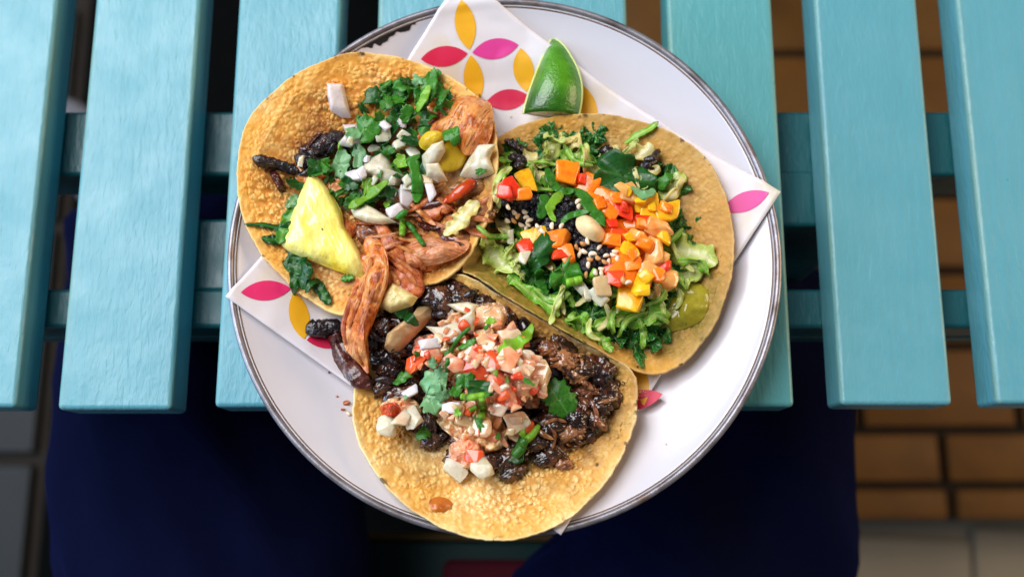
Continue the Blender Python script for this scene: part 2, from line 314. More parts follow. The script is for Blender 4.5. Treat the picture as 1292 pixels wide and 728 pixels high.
MT = {
 'paint': mat_paint('teal_paint', srgb(84, 152, 167), srgb(97, 161, 173)), 'paint_shaded': mat_paint('shaded_teal_paint', srgb(14, 82, 90), srgb(22, 94, 98), 0.0), 'enamel': mat_enamel(), 'steel': mat_steel(), 'paper': mat_paper(),  # beam teal is greener, with the shade under the slats put into its colour
 'pink': mat_print('pink_ink', srgb(226, 40, 112), srgb(214, 34, 96)),
 'red': mat_print('crimson_ink', srgb(212, 26, 76), srgb(200, 24, 66)),
 'magenta': mat_print('magenta_ink', srgb(222, 62, 148), srgb(210, 54, 136)),
 'yellow': mat_print('mustard_ink', srgb(238, 178, 24), srgb(226, 160, 18)),
 'chip': mat_simple('chipped_black', srgb(16, 18, 18), srgb(36, 36, 38), 300, 0.6),
 'navy': mat_simple('navy_cloth', srgb(7, 11, 40), srgb(4, 7, 30), 14, 0.9, 0.4, 900, 0.0010, spec=0.04, Sheen_Weight=0.12, Sheen_Roughness=0.4, Sheen_Tint=srgb(70, 90, 200)),
 'tile': mat_simple('quarry_tile', srgb(128, 84, 28), srgb(88, 56, 18), 22, 0.6, 0.25, 120, 0.002),
 'grout': mat_simple('grout', srgb(44, 36, 28), srgb(30, 25, 20), 40, 0.9),
 'concrete': mat_simple('concrete', srgb(172, 160, 140), srgb(142, 132, 116), 8, 0.8, 0.3, 150, 0.002),
 'slab': mat_simple('grey_slab', srgb(38, 37, 35), srgb(26, 27, 25), 8, 0.6, 0.2, 150, 0.002),
 'mat': mat_simple('under_table_shade', srgb(10, 12, 12), srgb(5, 6, 6), 60, 0.9, 0.4, 400, 0.002, spec=0.03),  # near-black colour that paints shade onto the floor
 'shoe': mat_simple('grey_canvas', srgb(120, 120, 128), srgb(100, 100, 108), 60, 0.8, 0.3, 800),
 'sole': mat_simple('white_rubber', srgb(200, 200, 196), srgb(180, 180, 176), 40, 0.6),
 'bench': mat_simple('dark_teal_paint', srgb(22, 66, 66), srgb(16, 52, 54), 12, 0.5, 0.2, 200),
 'benchedge': mat_simple('worn_yellow_wood', srgb(120, 92, 40), srgb(92, 68, 30), 30, 0.6),
 'cushion': mat_simple('crimson_cloth', srgb(96, 10, 36), srgb(74, 7, 28), 20, 0.8, 0.3, 700),
 'onion': food('raw_onion', [(0.3, srgb(202, 190, 152)), (0.5, srgb(224, 215, 190)), (0.75, srgb(210, 198, 160))], 130, 0.26, 0.35, 260, sss=0.7, sscale=0.006, vary=0.08, coat=0.25, glass=0.08),
 'onion_lilac': food('red_onion', [(0.3, srgb(204, 190, 188)), (0.6, srgb(222, 210, 208)), (0.8, srgb(194, 176, 178))], 100, 0.26, 0.35, 260, sss=0.65, sscale=0.006, vary=0.06, coat=0.25, glass=0.08),
 'onion_tan': food('stewed_onion', [(0.3, srgb(186, 146, 98)), (0.55, srgb(212, 182, 138)), (0.8, srgb(172, 128, 82))], 90, 0.22, 0.3, 260, sss=0.6, sscale=0.005, vary=0.08, coat=0.4, glass=0.08),
 'onion_pink': food('salsa_onion', [(0.3, srgb(232, 184, 146)), (0.5, srgb(244, 216, 186)), (0.75, srgb(236, 172, 132))], 110, 0.24, 0.35, 260, sss=0.7, sscale=0.006, vary=0.08, coat=0.8),
 'cube_orange': food('orange_pepper', [(0.3, srgb(240, 98, 12)), (0.5, srgb(252, 142, 24)), (0.7, srgb(248, 116, 14)), (0.85, srgb(230, 70, 12))], 150, 0.2, 0.4, 260, sss=0.5, sscale=0.004, coat=0.35, vary=0.06),
 'cube_yellow': food('yellow_pepper', [(0.3, srgb(244, 160, 14)), (0.55, srgb(253, 196, 30)), (0.8, srgb(244, 140, 14))], 150, 0.2, 0.4, 260, sss=0.5, sscale=0.004, coat=0.35, vary=0.05),
 'cube_red': food('red_pepper', [(0.3, srgb(222, 44, 16)), (0.6, srgb(238, 72, 28)), (0.85, srgb(200, 28, 12))], 150, 0.2, 0.45, 300, sss=0.3, sscale=0.003, coat=0.4, vary=0.08),
 'cube_pale': food('pale_pepper', [(0.3, srgb(246, 146, 56)), (0.5, srgb(250, 184, 108)), (0.7, srgb(248, 164, 78)), (0.85, srgb(242, 116, 36))], 150, 0.18, 0.35, 260, sss=0.6, sscale=0.005, coat=0.7, vary=0.06),
 'tomato': food('tomato_flesh', [(0.25, srgb(232, 92, 52)), (0.45, srgb(246, 152, 112)), (0.7, srgb(252, 200, 168))], 130, 0.2, 0.4, 320, sss=0.65, sscale=0.006, coat=0.9, vary=0.08),
 'tomato_red': food('tomato_skin', [(0.3, srgb(218, 62, 26)), (0.6, srgb(234, 104, 54)), (0.8, srgb(204, 46, 20))], 120, 0.16, 0.25, 420, sss=0.35, sscale=0.003, coat=0.4, vary=0.08),
 'mash': food('salsa_pulp', [(0.3, srgb(232, 168, 116)), (0.5, srgb(246, 204, 160)), (0.75, srgb(242, 146, 100))], 150, 0.2, 0.4, 300, sss=0.65, sscale=0.006, coat=0.9, vary=0.08),
 'beef': food('dark_beef', [(0.3, srgb(20, 10, 8)), (0.48, srgb(48, 25, 17)), (0.64, srgb(108, 62, 36)), (0.8, srgb(30, 15, 11))], 150, 0.2, 0.6, 300, (1, 1, 1), coat=0.8, dist=1.0, vary=0.25, bdist=0.0012),
 'beef_brown': food('brown_beef', [(0.3, srgb(52, 28, 18)), (0.46, srgb(122, 72, 42)), (0.64, srgb(176, 120, 76)), (0.85, srgb(52, 28, 18))], 170, 0.2, 0.6, 300, (1, 1, 1), coat=0.8, dist=1.0, vary=0.2, bdist=0.0012),
 'bean': food('black_bean', [(0.3, srgb(14, 11, 16)), (0.7, srgb(34, 24, 30))], 60, 0.14, 0.1, 300, coat=0.6, vary=0.2),
 'char': food('charred_meat', [(0.3, srgb(14, 12, 16)), (0.6, srgb(40, 28, 34)), (0.8, srgb(66, 36, 36))], 220, 0.25, 0.8, 380, coat=0.4, vary=0.15, bdist=0.0014),
 'char_maroon': food('maroon_meat', [(0.3, srgb(42, 18, 18)), (0.55, srgb(86, 34, 28)), (0.8, srgb(34, 20, 26))], 200, 0.22, 0.8, 300, coat=0.5, vary=0.1, bdist=0.0014),
 'chicken': food('orange_chicken', [(0.25, srgb(132, 50, 14)), (0.42, srgb(218, 112, 36)), (0.55, srgb(236, 162, 92)), (0.68, srgb(222, 126, 48)), (0.82, srgb(170, 66, 16))], 80, 0.24, 0.45, 220, (1, 1, 1), sss=0.12, sscale=0.003, coat=0.55, dist=0.8, vary=0.08, bdist=0.0010, fibre=0.9),
 'chicken_pink': food('pink_chicken', [(0.28, srgb(186, 92, 46)), (0.5, srgb(222, 140, 92)), (0.7, srgb(236, 170, 126)), (0.85, srgb(214, 106, 46))], 70, 0.22, 0.4, 220, sss=0.25, sscale=0.003, coat=0.5, dist=0.6, vary=0.06, bdist=0.0008, fibre=0.5),
 'chicken_red': food('spiced_chicken', [(0.28, srgb(112, 44, 18)), (0.45, srgb(190, 92, 40)), (0.62, srgb(222, 138, 78)), (0.8, srgb(206, 96, 34)), (0.92, srgb(110, 42, 18))], 110, 0.26, 0.6, 260, sss=0.15, sscale=0.003, coat=0.35, dist=0.8, vary=0.14, bdist=0.0012, fibre=0.7),
 'chili': food('red_chili', [(0.3, srgb(150, 26, 10)), (0.6, srgb(196, 52, 18)), (0.8, srgb(120, 18, 8))], 70, 0.16, 0.2, 300, coat=0.4),
 'pineapple': food('pineapple_flesh', [(0.3, srgb(252, 222, 30)), (0.42, srgb(253, 236, 90)), (0.58, srgb(254, 246, 150)), (0.75, srgb(252, 228, 44))], 60, 0.26, 0.6, 230, (1, 0.15, 1), sss=0.2, sscale=0.003, coat=0.4, vary=0.0, bdist=0.0016),
 'cream': food('cream_flesh', [(0.3, srgb(206, 186, 110)), (0.55, srgb(224, 210, 150)), (0.8, srgb(190, 160, 84))], 130, 0.35, 0.5, 300, sss=0.4, sscale=0.004, vary=0.0),
 'tomatillo': food('yellow_tomatillo', [(0.3, srgb(206, 164, 16)), (0.6, srgb(228, 194, 44)), (0.8, srgb(176, 150, 22))], 70, 0.2, 0.15, 300, sss=0.3, sscale=0.004, coat=0.3),
 'almond': food('peeled_nut', [(0.3, srgb(226, 190, 130)), (0.6, srgb(240, 216, 168)), (0.85, srgb(206, 156, 96))], 120, 0.35, 0.2, 600, sss=0.25, vary=0.02),
 'sesame': food('sesame_seed', [(0.3, srgb(226, 200, 160)), (0.7, srgb(244, 230, 208))], 200, 0.4, 0.0, vary=0.1),
 'sesame_toast': food('toasted_sesame', [(0.3, srgb(190, 130, 70)), (0.7, srgb(222, 170, 104))], 200, 0.4, 0.0, vary=0.1),
 'crust': food('black_crust', [(0.3, srgb(8, 8, 14)), (0.6, srgb(22, 20, 32)), (0.85, srgb(44, 26, 30))], 260, 0.3, 0.9, 620, coat=0.3, vary=0.1, bdist=0.0016),
 'verde': food('green_sauce', [(0.3, srgb(136, 128, 22)), (0.6, srgb(168, 158, 44)), (0.85, srgb(116, 106, 16))], 140, 0.22, 0.35, 250, sss=0.2, coat=0.5, bdist=0.0010),
 'lime': food('lime_peel', [(0.3, srgb(34, 90, 8)), (0.55, srgb(68, 132, 16)), (0.8, srgb(106, 168, 36))], 45, 0.18, 0.55, 700, sss=0.08, coat=0.5, vary=0.0, bdist=0.0009),
 'limeflesh': food('lime_flesh', [(0.3, srgb(196, 214, 120)), (0.7, srgb(218, 228, 150))], 120, 0.2, 0.3, 300, sss=0.4, vary=0.0),
 'peel': food('dried_tomato', [(0.3, srgb(168, 78, 20)), (0.7, srgb(196, 108, 36))], 120, 0.3, 0.4, 300, coat=0.3),
 'cilantro': leafmat('cilantro', srgb(30, 96, 22), srgb(72, 152, 40), srgb(122, 176, 80)),
 'cilantro_dark': leafmat('cilantro_dark', srgb(16, 64, 20), srgb(36, 104, 34), srgb(70, 132, 56)),
 'cilantro_pale': leafmat('cilantro_pale', srgb(98, 160, 98), srgb(140, 192, 136), srgb(168, 206, 156), rough=0.3),
 'cilantro_lime': leafmat('cilantro_lime', srgb(104, 170, 30), srgb(146, 200, 50), srgb(190, 218, 110)),
 'cabbage': leafmat('savoy_pale', srgb(178, 206, 80), srgb(216, 226, 128), srgb(240, 240, 190), rough=0.28, vary=0.08, vscale=260, vein=0.35),
 'cabbage_yellow': leafmat('savoy_heart', srgb(222, 204, 104), srgb(236, 224, 150), srgb(240, 234, 196), rough=0.28, vary=0.06, vscale=260, vein=0.35),
 'cabbage_green': leafmat('savoy_green', srgb(92, 166, 34), srgb(146, 204, 60), srgb(196, 218, 128), rough=0.28, vary=0.12, vscale=260, vein=0.45),
 'kale': leafmat('savoy_dark', srgb(12, 70, 26), srgb(36, 116, 40), srgb(140, 194, 100), rough=0.26, vary=0.2, vscale=330, vein=0.5, trans=0.15),
}

# ------------------------------------------------------------------ the floor below
floor = box('floor', -2.0, 2.0, -0.137, 2.2, -0.10, -0.008, MT['grout']); tag(floor, kind='structure')
pave = box('pavement', -3.0, 3.0, -3.0, 3.0, -0.30, -0.14, MT['concrete']); tag(pave, kind='structure')
TL, TW, GR = 0.205, 0.104, 0.011
row_line = [P(1150, y, 0.0)[1] for y in (613, 543, 437, 342, 247, 156, 68, -18, -102)]
nose_me = box_mesh('tile', -(TL - GR) / 2, (TL - GR) / 2, -0.019, 0.018, -0.05, 0.006, 0.006, 3); nose_me.materials.append(MT['tile'])
def floor_piece(name, me, x, y, z=-0.004):
    o = bpy.data.objects.new(name, me); col.objects.link(o); o.location = (x, y, z - (-0.054)); o.parent = floor; o.matrix_parent_inverse = Matrix.Identity(4)
    o.location = Vector((x, y, z)) - floor.location; o.rotation_euler = (random.gauss(0, .003), random.gauss(0, .003), random.gauss(0, .004))
    return o
x_join = P(1190, 580, 0.0)[0]
for r in range(len(row_line) - 1):
    y0, y1 = row_line[r] + GR / 2, row_line[r + 1] - GR / 2
    tile_me = box_mesh('tile', -(TL - GR) / 2, (TL - GR) / 2, -(y1 - y0) / 2, (y1 - y0) / 2, -0.006, 0.006, 0.003); tile_me.materials.append(MT['tile'])
    off = x_join + (0 if r % 2 == 0 else TL / 2)
    for k in range(-4, 4):
        x = off + TL * (k + 0.5)
        if x > 0.02: floor_piece('tile', tile_me, x, (y0 + y1) / 2)
for k in range(-3, 4):
    x = x_join + 0.006 + TL * (k + 0.5)
    if x > 0.02: floor_piece('tile', nose_me, x, -0.137 + 0.019)
# paving slabs of the lower pavement (bottom right) and grey slabs on the far side
for i, (x0, x1, y0, y1) in enumerate([(0.30, 0.62, -0.62, -0.16), (0.625, 1.0, -0.62, -0.16), (-0.02, 0.295, -0.62, -0.16)]):
    o = box('paving_slab', x0, x1, y0, y1, -0.15, -0.128, MT['concrete'], None, 0.004); o.rotation_euler.z = math.radians(-3); o.parent = pave; o.location = o.location - pave.location
gx = P(41, 600, 0)[0]; gy = P(20, 579, 0)[1]
for (x0, x1, y0, y1) in [(gx - 0.42, gx, gy + 0.007, gy + 0.30), (gx - 0.42, gx, gy - 0.32, gy - 0.007), (gx - 0.42, gx, gy + 0.314, gy + 0.62), (gx - 0.85, gx - 0.434, gy + 0.007, gy + 0.30)]:
    o = box('floor_slab', x0, x1, y0, y1, -0.010, 0.004, MT['slab'], None, 0.004); o.parent = floor; o.location = o.location - floor.location
o = box('added_ledge', gx - 0.9, 0.12, -0.75, -0.1372, -0.12, -0.0085, MT['grout']); o.parent = floor; o.location = o.location - floor.location  # added floor piece carrying the painted shade out over the pavement
m = box('shade_sheet', gx + 0.018, 0.08, -0.70, 0.95, -0.0075, 0.006, MT['mat'], None, 0.004)  # black sheet added as painted shade under the table
tag(m, 'flat black sheet painting the shade on the floor beneath the slatted table', 'mat')

# ------------------------------------------------------------------ slatted table
table = empty('slatted_table', (0, 0.2, 0)); tag(table, 'light teal painted wooden table with wide gaps between its slats', 'table')
def tchild(o):
    o.parent = table; o.location = o.location - table.location; return o
y_end = P(300, 514, T)[1]
y_far = 0.70
yA = P(640, 0, T)[1]
edges0 = [(-62, 79), (119, 254), (301, 434), (477, 612), (657, 796), (833, 977), (1024, 1158), (1204, 1341)]
edges1 = [(-124, 24), (74, 216), (268, 408), (462, 604), (659, 804), (862, 1009), (1063, 1208), (1258, 1402)]
pitch_list = []
# the true slats are parallel boards: average the two measurements of each edge in table coordinates
for (a0, b0), (a1, b1) in zip(edges0, edges1):
    xs = [P(a0, 2, T)[0], P(a1, 500, T)[0]]; xe = [P(b0, 2, T)[0], P(b1, 500, T)[0]]
    pitch_list.append((sum(xs) / 2, sum(xe) / 2))
c0 = np.mean([(a + b) / 2 for a, b in pitch_list]); W = 0.0605; PITCH = (sum(pitch_list[-1]) / 2 - sum(pitch_list[0]) / 2) / 7
THK = 0.026
slat_x = []
for i, (a, b) in enumerate(pitch_list):
    cx = (a + b) / 2; slat_x.append(cx)
    w = W + (0.001 if i % 2 else -0.0005)
    ye = y_end + [0, -.0012, 0.0002, .001, .0005, 0.0004, 0.0012, 0.0018][i]
    s = box('slat', cx - w / 2, cx + w / 2, ye, y_far, T - THK, T, MT['paint'], None, 0.0028, 3)
    s.rotation_euler = (0, 0, random.gauss(0, .0015)); tchild(s)
    s.color = [(1, 1, 1, 1), (1, 1, 1, 1), (.97, .99, 1, 1), (1, 1, 1, 1), (.98, 1, .98, 1), (.86, .98, .88, 1), (1, 1, .99, 1), (.98, 1, 1, 1)][i]  # slat right of the plate is greener: reflected light put into its colour
def beam(name, py0, py1, z1, h, x0=-0.36, x1=0.36):
    y1 = P(900, py0, z1)[1]; y0 = P(900, py1, z1)[1]
    return tchild(box(name, x0, x1, y0, y1, z1 - h, z1, MT['paint_shaded'], None, 0.003))
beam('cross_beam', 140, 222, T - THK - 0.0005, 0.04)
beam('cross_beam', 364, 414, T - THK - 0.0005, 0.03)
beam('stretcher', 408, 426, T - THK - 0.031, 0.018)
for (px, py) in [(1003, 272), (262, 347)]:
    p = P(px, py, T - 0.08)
    tchild(box('leg', p[0] - 0.030, p[0] + 0.030, p[1] - 0.022, p[1] + 0.022, 0.0, T - THK - 0.001, MT['paint_shaded'], None, 0.003))
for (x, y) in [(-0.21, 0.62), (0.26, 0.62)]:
    tchild(box('leg', x - 0.025, x + 0.025, y - 0.02, y + 0.02, 0.0, T - THK - 0.001, MT['paint_shaded'], None, 0.003))

# ------------------------------------------------------------------ plate
plate_c = P(636.5, 319, T + 0.028); PX, PY = plate_c[0], plate_c[1]
RIM = 0.1435
prof = [(0.0, 0.0045), (0.06, 0.0045), (0.092, 0.0048), (0.103, 0.0066), (0.114, 0.0108), (0.124, 0.0158), (0.133, 0.0208), (0.139, 0.0246), (0.1425, 0.0275)]
pr = np.array([p[0] for p in prof]); pz = np.array([p[1] for p in prof])
def plate_h(r): return np.interp(r, pr, pz)
NSEG = 160
def lathe(points, n=NSEG, closed=False):
    V, F = [], []
    m_ = len(points)
    for i in range(n):
        a = 2 * math.pi * i / n
        for (r, z) in points: V.append((r * math.cos(a), r * math.sin(a), z))
    for i in range(n):
        j = (i + 1) % n
        for k in range(m_ if closed else m_ - 1):
            k2 = (k + 1) % m_
            F.append((i * m_ + k, j * m_ + k, j * m_ + k2, i * m_ + k2))
    return V, F
plate = empty('enamel_plate', (PX, PY, T)); tag(plate, 'round white enamel plate with a worn metal rim on the teal table', 'plate')
fine = [(max(r, 1e-4), float(plate_h(r))) for r in np.linspace(0, 0.1425, 50)]
under = [(r, float(plate_h(r)) - 0.0022 - (0.0010 if r < 0.098 else 0.0)) for r in np.linspace(0.1425, 1e-4, 40)]
V, F = lathe(fine + under)
link('dish', mesh_of('dish', V, F), MT['enamel'], plate)
cr = [(RIM + 0.0018 * math.cos(t), 0.0270 + 0.0018 * math.sin(t)) for t in np.linspace(0, 2 * math.pi, 12, endpoint=False)]
V, F = lathe(cr, closed=True)
link('rim', mesh_of('rim', V, F), MT['steel'], plate)
ringpts = [(0.1405, float(plate_h(0.1405)) + 0.0003), (0.1411, float(plate_h(0.1411)) + 0.0003), (0.1411, float(plate_h(0.1411)) - 0.0005), (0.1405, float(plate_h(0.1405)) - 0.0005)]
V, F = lathe(ringpts, closed=True)
link('rim_line', mesh_of('rim_line', V, F, False), mat_simple('brown_rim_line', srgb(96, 70, 56), srgb(140, 118, 104), 80, 0.35), plate)
# chipped enamel along the inside of the rim
n = 60; V = []; F = []
a0, a1 = [math.atan2(P(px, py, T + .026)[1] - PY, P(px, py, T + .026)[0] - PX) for px, py in ((456, 60), (522, 22))]
for i in range(n):
    t = i / (n - 1); a = a0 + (a1 - a0) * t
    wch = 0.0032 * math.sin(math.pi * t) ** 0.5 * (0.6 + 0.5 * noise(np.array([[t * 14, 0, 0]]))[0]) + 0.0002
    for r in (0.1405, 0.1405 - wch * .5, 0.1405 - wch): V.append((r * math.cos(a), r * math.sin(a), plate_h(r) + 0.00035))
for i in range(n - 1):
    for k in range(2): F.append((i * 3 + k, i * 3 + k + 1, i * 3 + 4 + k, i * 3 + 3 + k))
link('enamel_chip', mesh_of('enamel_chip', V, F), MT['chip'], plate)

# ------------------------------------------------------------------ height field that carries everything laid on the plate
GX0, GY0, GS, GN = -0.25, -0.25, 0.001, 500
gy_, gx_ = np.mgrid[0:GN, 0:GN]
gr = np.hypot(GX0 + (gx_ + .5) * GS - PX, GY0 + (gy_ + .5) * GS - PY)
HF = np.where(gr < RIM + 0.003, T + plate_h(gr), T)
def gi(x, y):
    return (np.clip(((np.asarray(y) - GY0) / GS).astype(int), 0, GN - 1), np.clip(((np.asarray(x) - GX0) / GS).astype(int), 0, GN - 1))
def raise_hf(V):
    i = gi(V[:, 0], V[:, 1]); np.maximum.at(HF, i, V[:, 2])
def height(x, y, rad=0.003, q=70):
    k = max(1, int(rad / GS)); (iy, ix) = gi(x, y); iy = int(iy); ix = int(ix)
    return float(np.percentile(HF[max(0, iy - k):iy + k + 1, max(0, ix - k):ix + k + 1], q))
def on_pile(px, py, rad=0.003, q=70, add=0.0):
    z = T + 0.03
    for _ in range(4):
        p = P(px, py, z); z = 0.5 * z + 0.5 * (height(p[0], p[1], rad, q) + add)
    return P(px, py, z)

# ------------------------------------------------------------------ paper liner with its print
cz = {'top': (583, -30, 0.031), 'right': (987, 240, 0.034), 'bottom': (708, 675, 0.033), 'left': (283, 373, 0.032)}
Ct, Cr, Cb, Cl = [P(*cz[k][:2], T + cz[k][2])[:2] for k in ('top', 'right', 'bottom', 'left')]
def paper_z(x, y):
    r = np.hypot(x - PX, y - PY)
    # paper bridges the curve of the dish instead of hugging it, then lies on the rim
    z = np.where(r < RIM, plate_h(r) + 0.0016 + 0.004 * np.clip((r - 0.085) / 0.03, 0, 1) * np.clip((RIM - r) / 0.03, 0, 1), 0.0292 + 0.15 * (r - RIM))
    z = np.maximum(z, np.where(r > 0.136, 0.0292 - 0.9 * (RIM - np.minimum(r, RIM)), 0))
    w = 0.0018 * fbm(np.stack([np.ravel(x) * 38, np.ravel(y) * 38, 0 * np.ravel(x)], 1), 3).reshape(np.shape(x)) + 0.0008
    return T + z + np.abs(w)
N = 110; u, v = np.meshgrid(np.linspace(0, 1, N), np.linspace(0, 1, N))
pxy = (Ct * ((1 - u) * (1 - v))[..., None] + Cr * (u * (1 - v))[..., None] + Cl * ((1 - u) * v)[..., None] + Cb * (u * v)[..., None])
zz = paper_z(pxy[..., 0], pxy[..., 1])
V = np.stack([pxy[..., 0], pxy[..., 1], zz], -1).reshape(-1, 3)
F = [(a * N + b, a * N + b + 1, (a + 1) * N + b + 1, (a + 1) * N + b) for a in range(N - 1) for b in range(N - 1)]
raise_hf(V)
pc = np.array([PX, PY, T])
paper = link('paper_liner', mesh_of('paper_liner', V - pc, [f[::-1] for f in F]), MT['paper'], None, pc)
so = paper.modifiers.new('thickness', 'SOLIDIFY'); so.thickness = 0.00012; so.offset = -1
tag(paper, 'white square sheet of waxed paper printed with pink and yellow petals', 'paper')
def petal(p0, p1, wpx, mat):
    L = 24; K = 7; V = []; F = []
    d = np.array(p1, float) - np.array(p0, float); nrm = np.array([-d[1], d[0]]) / np.hypot(*d)
    for i in range(L):
        t = i / (L - 1); hw = wpx / 2 * (1 - (2 * t - 1) ** 2) ** 0.9
        for k in range(K):
            q = np.array(p0) + d * t + nrm * hw * (2 * k / (K - 1) - 1)
            z = T + 0.015
            for _ in range(6):
                w = P(q[0], q[1], z); z = float(paper_z(np.array([w[0]]), np.array([w[1]]))[0]) + 0.00035
            V.append(P(q[0], q[1], z) - pc)
    for i in range(L - 1):
        for k in range(K - 1): F.append((i * K + k, i * K + k + 1, i * K + K + k + 1, i * K + K + k))
    me = mesh_of('printed_petal', V, F); me.flip_normals() if sum(p.normal.z for p in me.polygons) < 0 else None
    return link('printed_petal', me, MT[mat], paper)
petal((582, 0), (592, 63), 26, 'yellow'); petal((596, 67), (654, 57), 26, 'magenta'); petal((531, 75), (590, 68), 26, 'red')
petal((594, 70), (601, 132), 25, 'yellow'); petal((657, 61), (664, 116), 26, 'yellow'); petal((613, 130), (668, 122), 26, 'red')
petal((735, 108), (747, 168), 25, 'yellow'); petal((304, 369), (367, 364), 25, 'pink'); petal((371, 368), (384, 428), 25, 'yellow')
petal((387, 429), (446, 424), 26, 'red'); petal((911, 266), (970, 243), 24, 'magenta'); petal((800, 452), (812, 512), 25, 'yellow'); petal((772, 512), (836, 497), 24, 'red')

# ------------------------------------------------------------------ tortillas
def closed_spline(pts, n):
    pts = np.asarray(pts, float); m_ = len(pts); out = []
    for i in range(m_):
        p0, p1, p2, p3 = pts[i - 1], pts[i], pts[(i + 1) % m_], pts[(i + 2) % m_]
        for t in np.linspace(0, 1, 24, endpoint=False):
            out.append(0.5 * ((2 * p1) + (-p0 + p2) * t + (2 * p0 - 5 * p1 + 4 * p2 - p3) * t * t + (-p0 + 3 * p1 - 3 * p2 + p3) * t ** 3))
    out = np.array(out); d = np.r_[0, np.cumsum(np.hypot(*np.diff(np.r_[out, out[:1]], axis=0)[:, :2].T))]
    s = np.linspace(0, d[-1], n, endpoint=False); o2 = np.r_[out, out[:1]]
    return np.stack([np.interp(s, d, o2[:, k]) for k in range(o2.shape[1])], 1)

def tortilla(name, centre, hc, pts, mat, label, power=2.6, bub=1.0, seed=1, sauce=None):
    NA, NR = 640, 170
    ol = closed_spline(pts, NA)
    E = np.array([P(a, b, T + c / 1000) for a, b, c in ol])
    wob = fbm(np.stack([np.cos(np.linspace(0, 2 * np.pi, NA, endpoint=False)) * 9, np.sin(np.linspace(0, 2 * np.pi, NA, endpoint=False)) * 9, np.full(NA, seed * 3.1)], 1), seed, 3)
    C = P(centre[0], centre[1], T + hc / 1000)
    aa = np.linspace(0, 2 * np.pi, NA, endpoint=False); wob = wob + 0.5 * fbm(np.c_[np.cos(aa) * 34, np.sin(aa) * 34, np.full(NA, seed)], seed + 3, 3)
    E[:, :2] += (E[:, :2] - C[:2]) * (wob * 0.010)[:, None]; E[:, 2] += 0.0012 * fbm(np.c_[np.cos(aa) * 7, np.sin(aa) * 7, np.full(NA, seed + 5)], 2, 2)
    rs = np.linspace(0, 1, NR) ** 0.85; rs[0] = 0.002
    X = C[None, None, :2] + (E[None, :, :2] - C[None, None, :2]) * rs[:, None, None]
    Z = C[2] + (E[None, :, 2] - C[2]) * (rs[:, None] ** power)
    flat = np.stack([X[..., 0].ravel(), X[..., 1].ravel(), np.zeros(NA * NR)], 1)
    Z = Z + (0.0016 * fbm(flat * 45, seed + 9, 3) * 1.0).reshape(NR, NA) * np.clip(rs * 2, 0, 1)[:, None]
    # it lies on the dish and the paper
    sup = paper_z(X[..., 0], X[..., 1]) + 0.0034
    rp = np.hypot(X[..., 0] - PX, X[..., 1] - PY); sup = np.where(rp > RIM - 0.003, T + 0.0322, sup)
    dlt = Z - sup; kk = 0.009; hb = np.clip(0.5 + 0.5 * dlt / kk, 0, 1); Z = sup + dlt * hb + kk * hb * (1 - hb)
    # puffed masa: cellular bubbles
    rg = np.random.default_rng(seed); n_c = 2900
    lo, hi = flat.min(0), flat.max(0); cells = lo[:2] + rg.random((n_c, 2)) * (hi - lo)[:2]
    kd = KDTree(n_c)
    for k in range(n_c): kd.insert((cells[k, 0], cells[k, 1], 0), k)
    kd.balance()
    f1 = np.empty(len(flat)); f2 = np.empty(len(flat)); amp_i = np.empty(len(flat), int)
    jit = flat + 0.0007 * np.c_[noise(flat * 500, 1), noise(flat * 500, 2), 0 * flat[:, 0]]
    for k, p in enumerate(jit.tolist()):
        (q1, i1, d1), (q2, i2, d2) = kd.find_n(p, 2); f1[k] = d1; f2[k] = d2; amp_i[k] = i1
    amp = rg.random(n_c)[amp_i]
    bubble = np.clip(1.1 - (f1 / (0.0012 + 0.0013 * amp)) ** 2, 0, 1) ** 0.8 * np.clip((f2 - f1) / 0.0007, 0, 1)
    bubble = np.clip(bubble + 0.35 * noise(flat * 700, seed + 2), 0, 1)
    mask = np.clip(fbm(flat * 45, seed + 4, 3) * 1.8 + 1.0, 0.42, 1) * np.clip((0.992 - np.repeat(rs, NA)) / 0.07, 0.0, 1)
    Z = Z + ((bubble * (0.35 + 0.65 * amp) - 0.3) * mask * 0.0014 * bub).reshape(NR, NA)
    top = np.stack([X[..., 0], X[..., 1], Z], -1)
    th = 0.0026
    # rounded lip and underside
    lip = top[-1] + np.c_[(E[:, :2] - C[:2]) * 0.010, np.full(NA, -th * 0.45)]
    low = top[-1] + np.c_[(E[:, :2] - C[:2]) * 0.002, np.full(NA, -th)]
    und = [low] + [np.stack([C[0] + (E[:, 0] - C[0]) * r, C[1] + (E[:, 1] - C[1]) * r, C[2] + (E[:, 2] - C[2]) * r ** power - th], 1) for r in (0.95, 0.85, 0.7, 0.5, 0.25, 0.002)]
    rows = np.concatenate([top, lip[None], np.array(und)], 0); R = len(rows)
    V = rows.reshape(-1, 3)
    idx = np.arange(R * NA).reshape(R, NA); nx = np.roll(idx, -1, 1)
    F = np.stack([idx[:-1], nx[:-1], nx[1:], idx[1:]], -1).reshape(-1, 4)
    edge = np.concatenate([np.repeat(rs, NA), np.ones(NA), np.repeat(0.9, NA * 7)])
    bb = np.concatenate([np.clip(bubble * (0.45 + 0.55 * amp) * np.clip(mask * 1.3, 0, 1) + (1 - np.clip(mask * 1.3, 0, 1)) * 0.5, 0, 1), np.full(NA * 8, 0.5)])
    at = {'edge': edge, 'bubble': bb}
    if sauce is not None:
        sv = np.zeros(len(V))
        for sx, sy, sr in sauce:
            w = P(sx, sy, T + 0.02); sv = np.maximum(sv, np.clip(1.6 - np.hypot(V[:, 0] - w[0], V[:, 1] - w[1]) / (sr * 0.00042) + 0.5 * fbm(np.c_[V[:, :2] * 130, 0 * V[:, 0]], 5), 0, 1))
        at['sauce'] = sv
    me = mesh_of(name, V - C, F, True, at)
    if me.polygons[NA * 40].normal.z < 0: me.flip_normals()
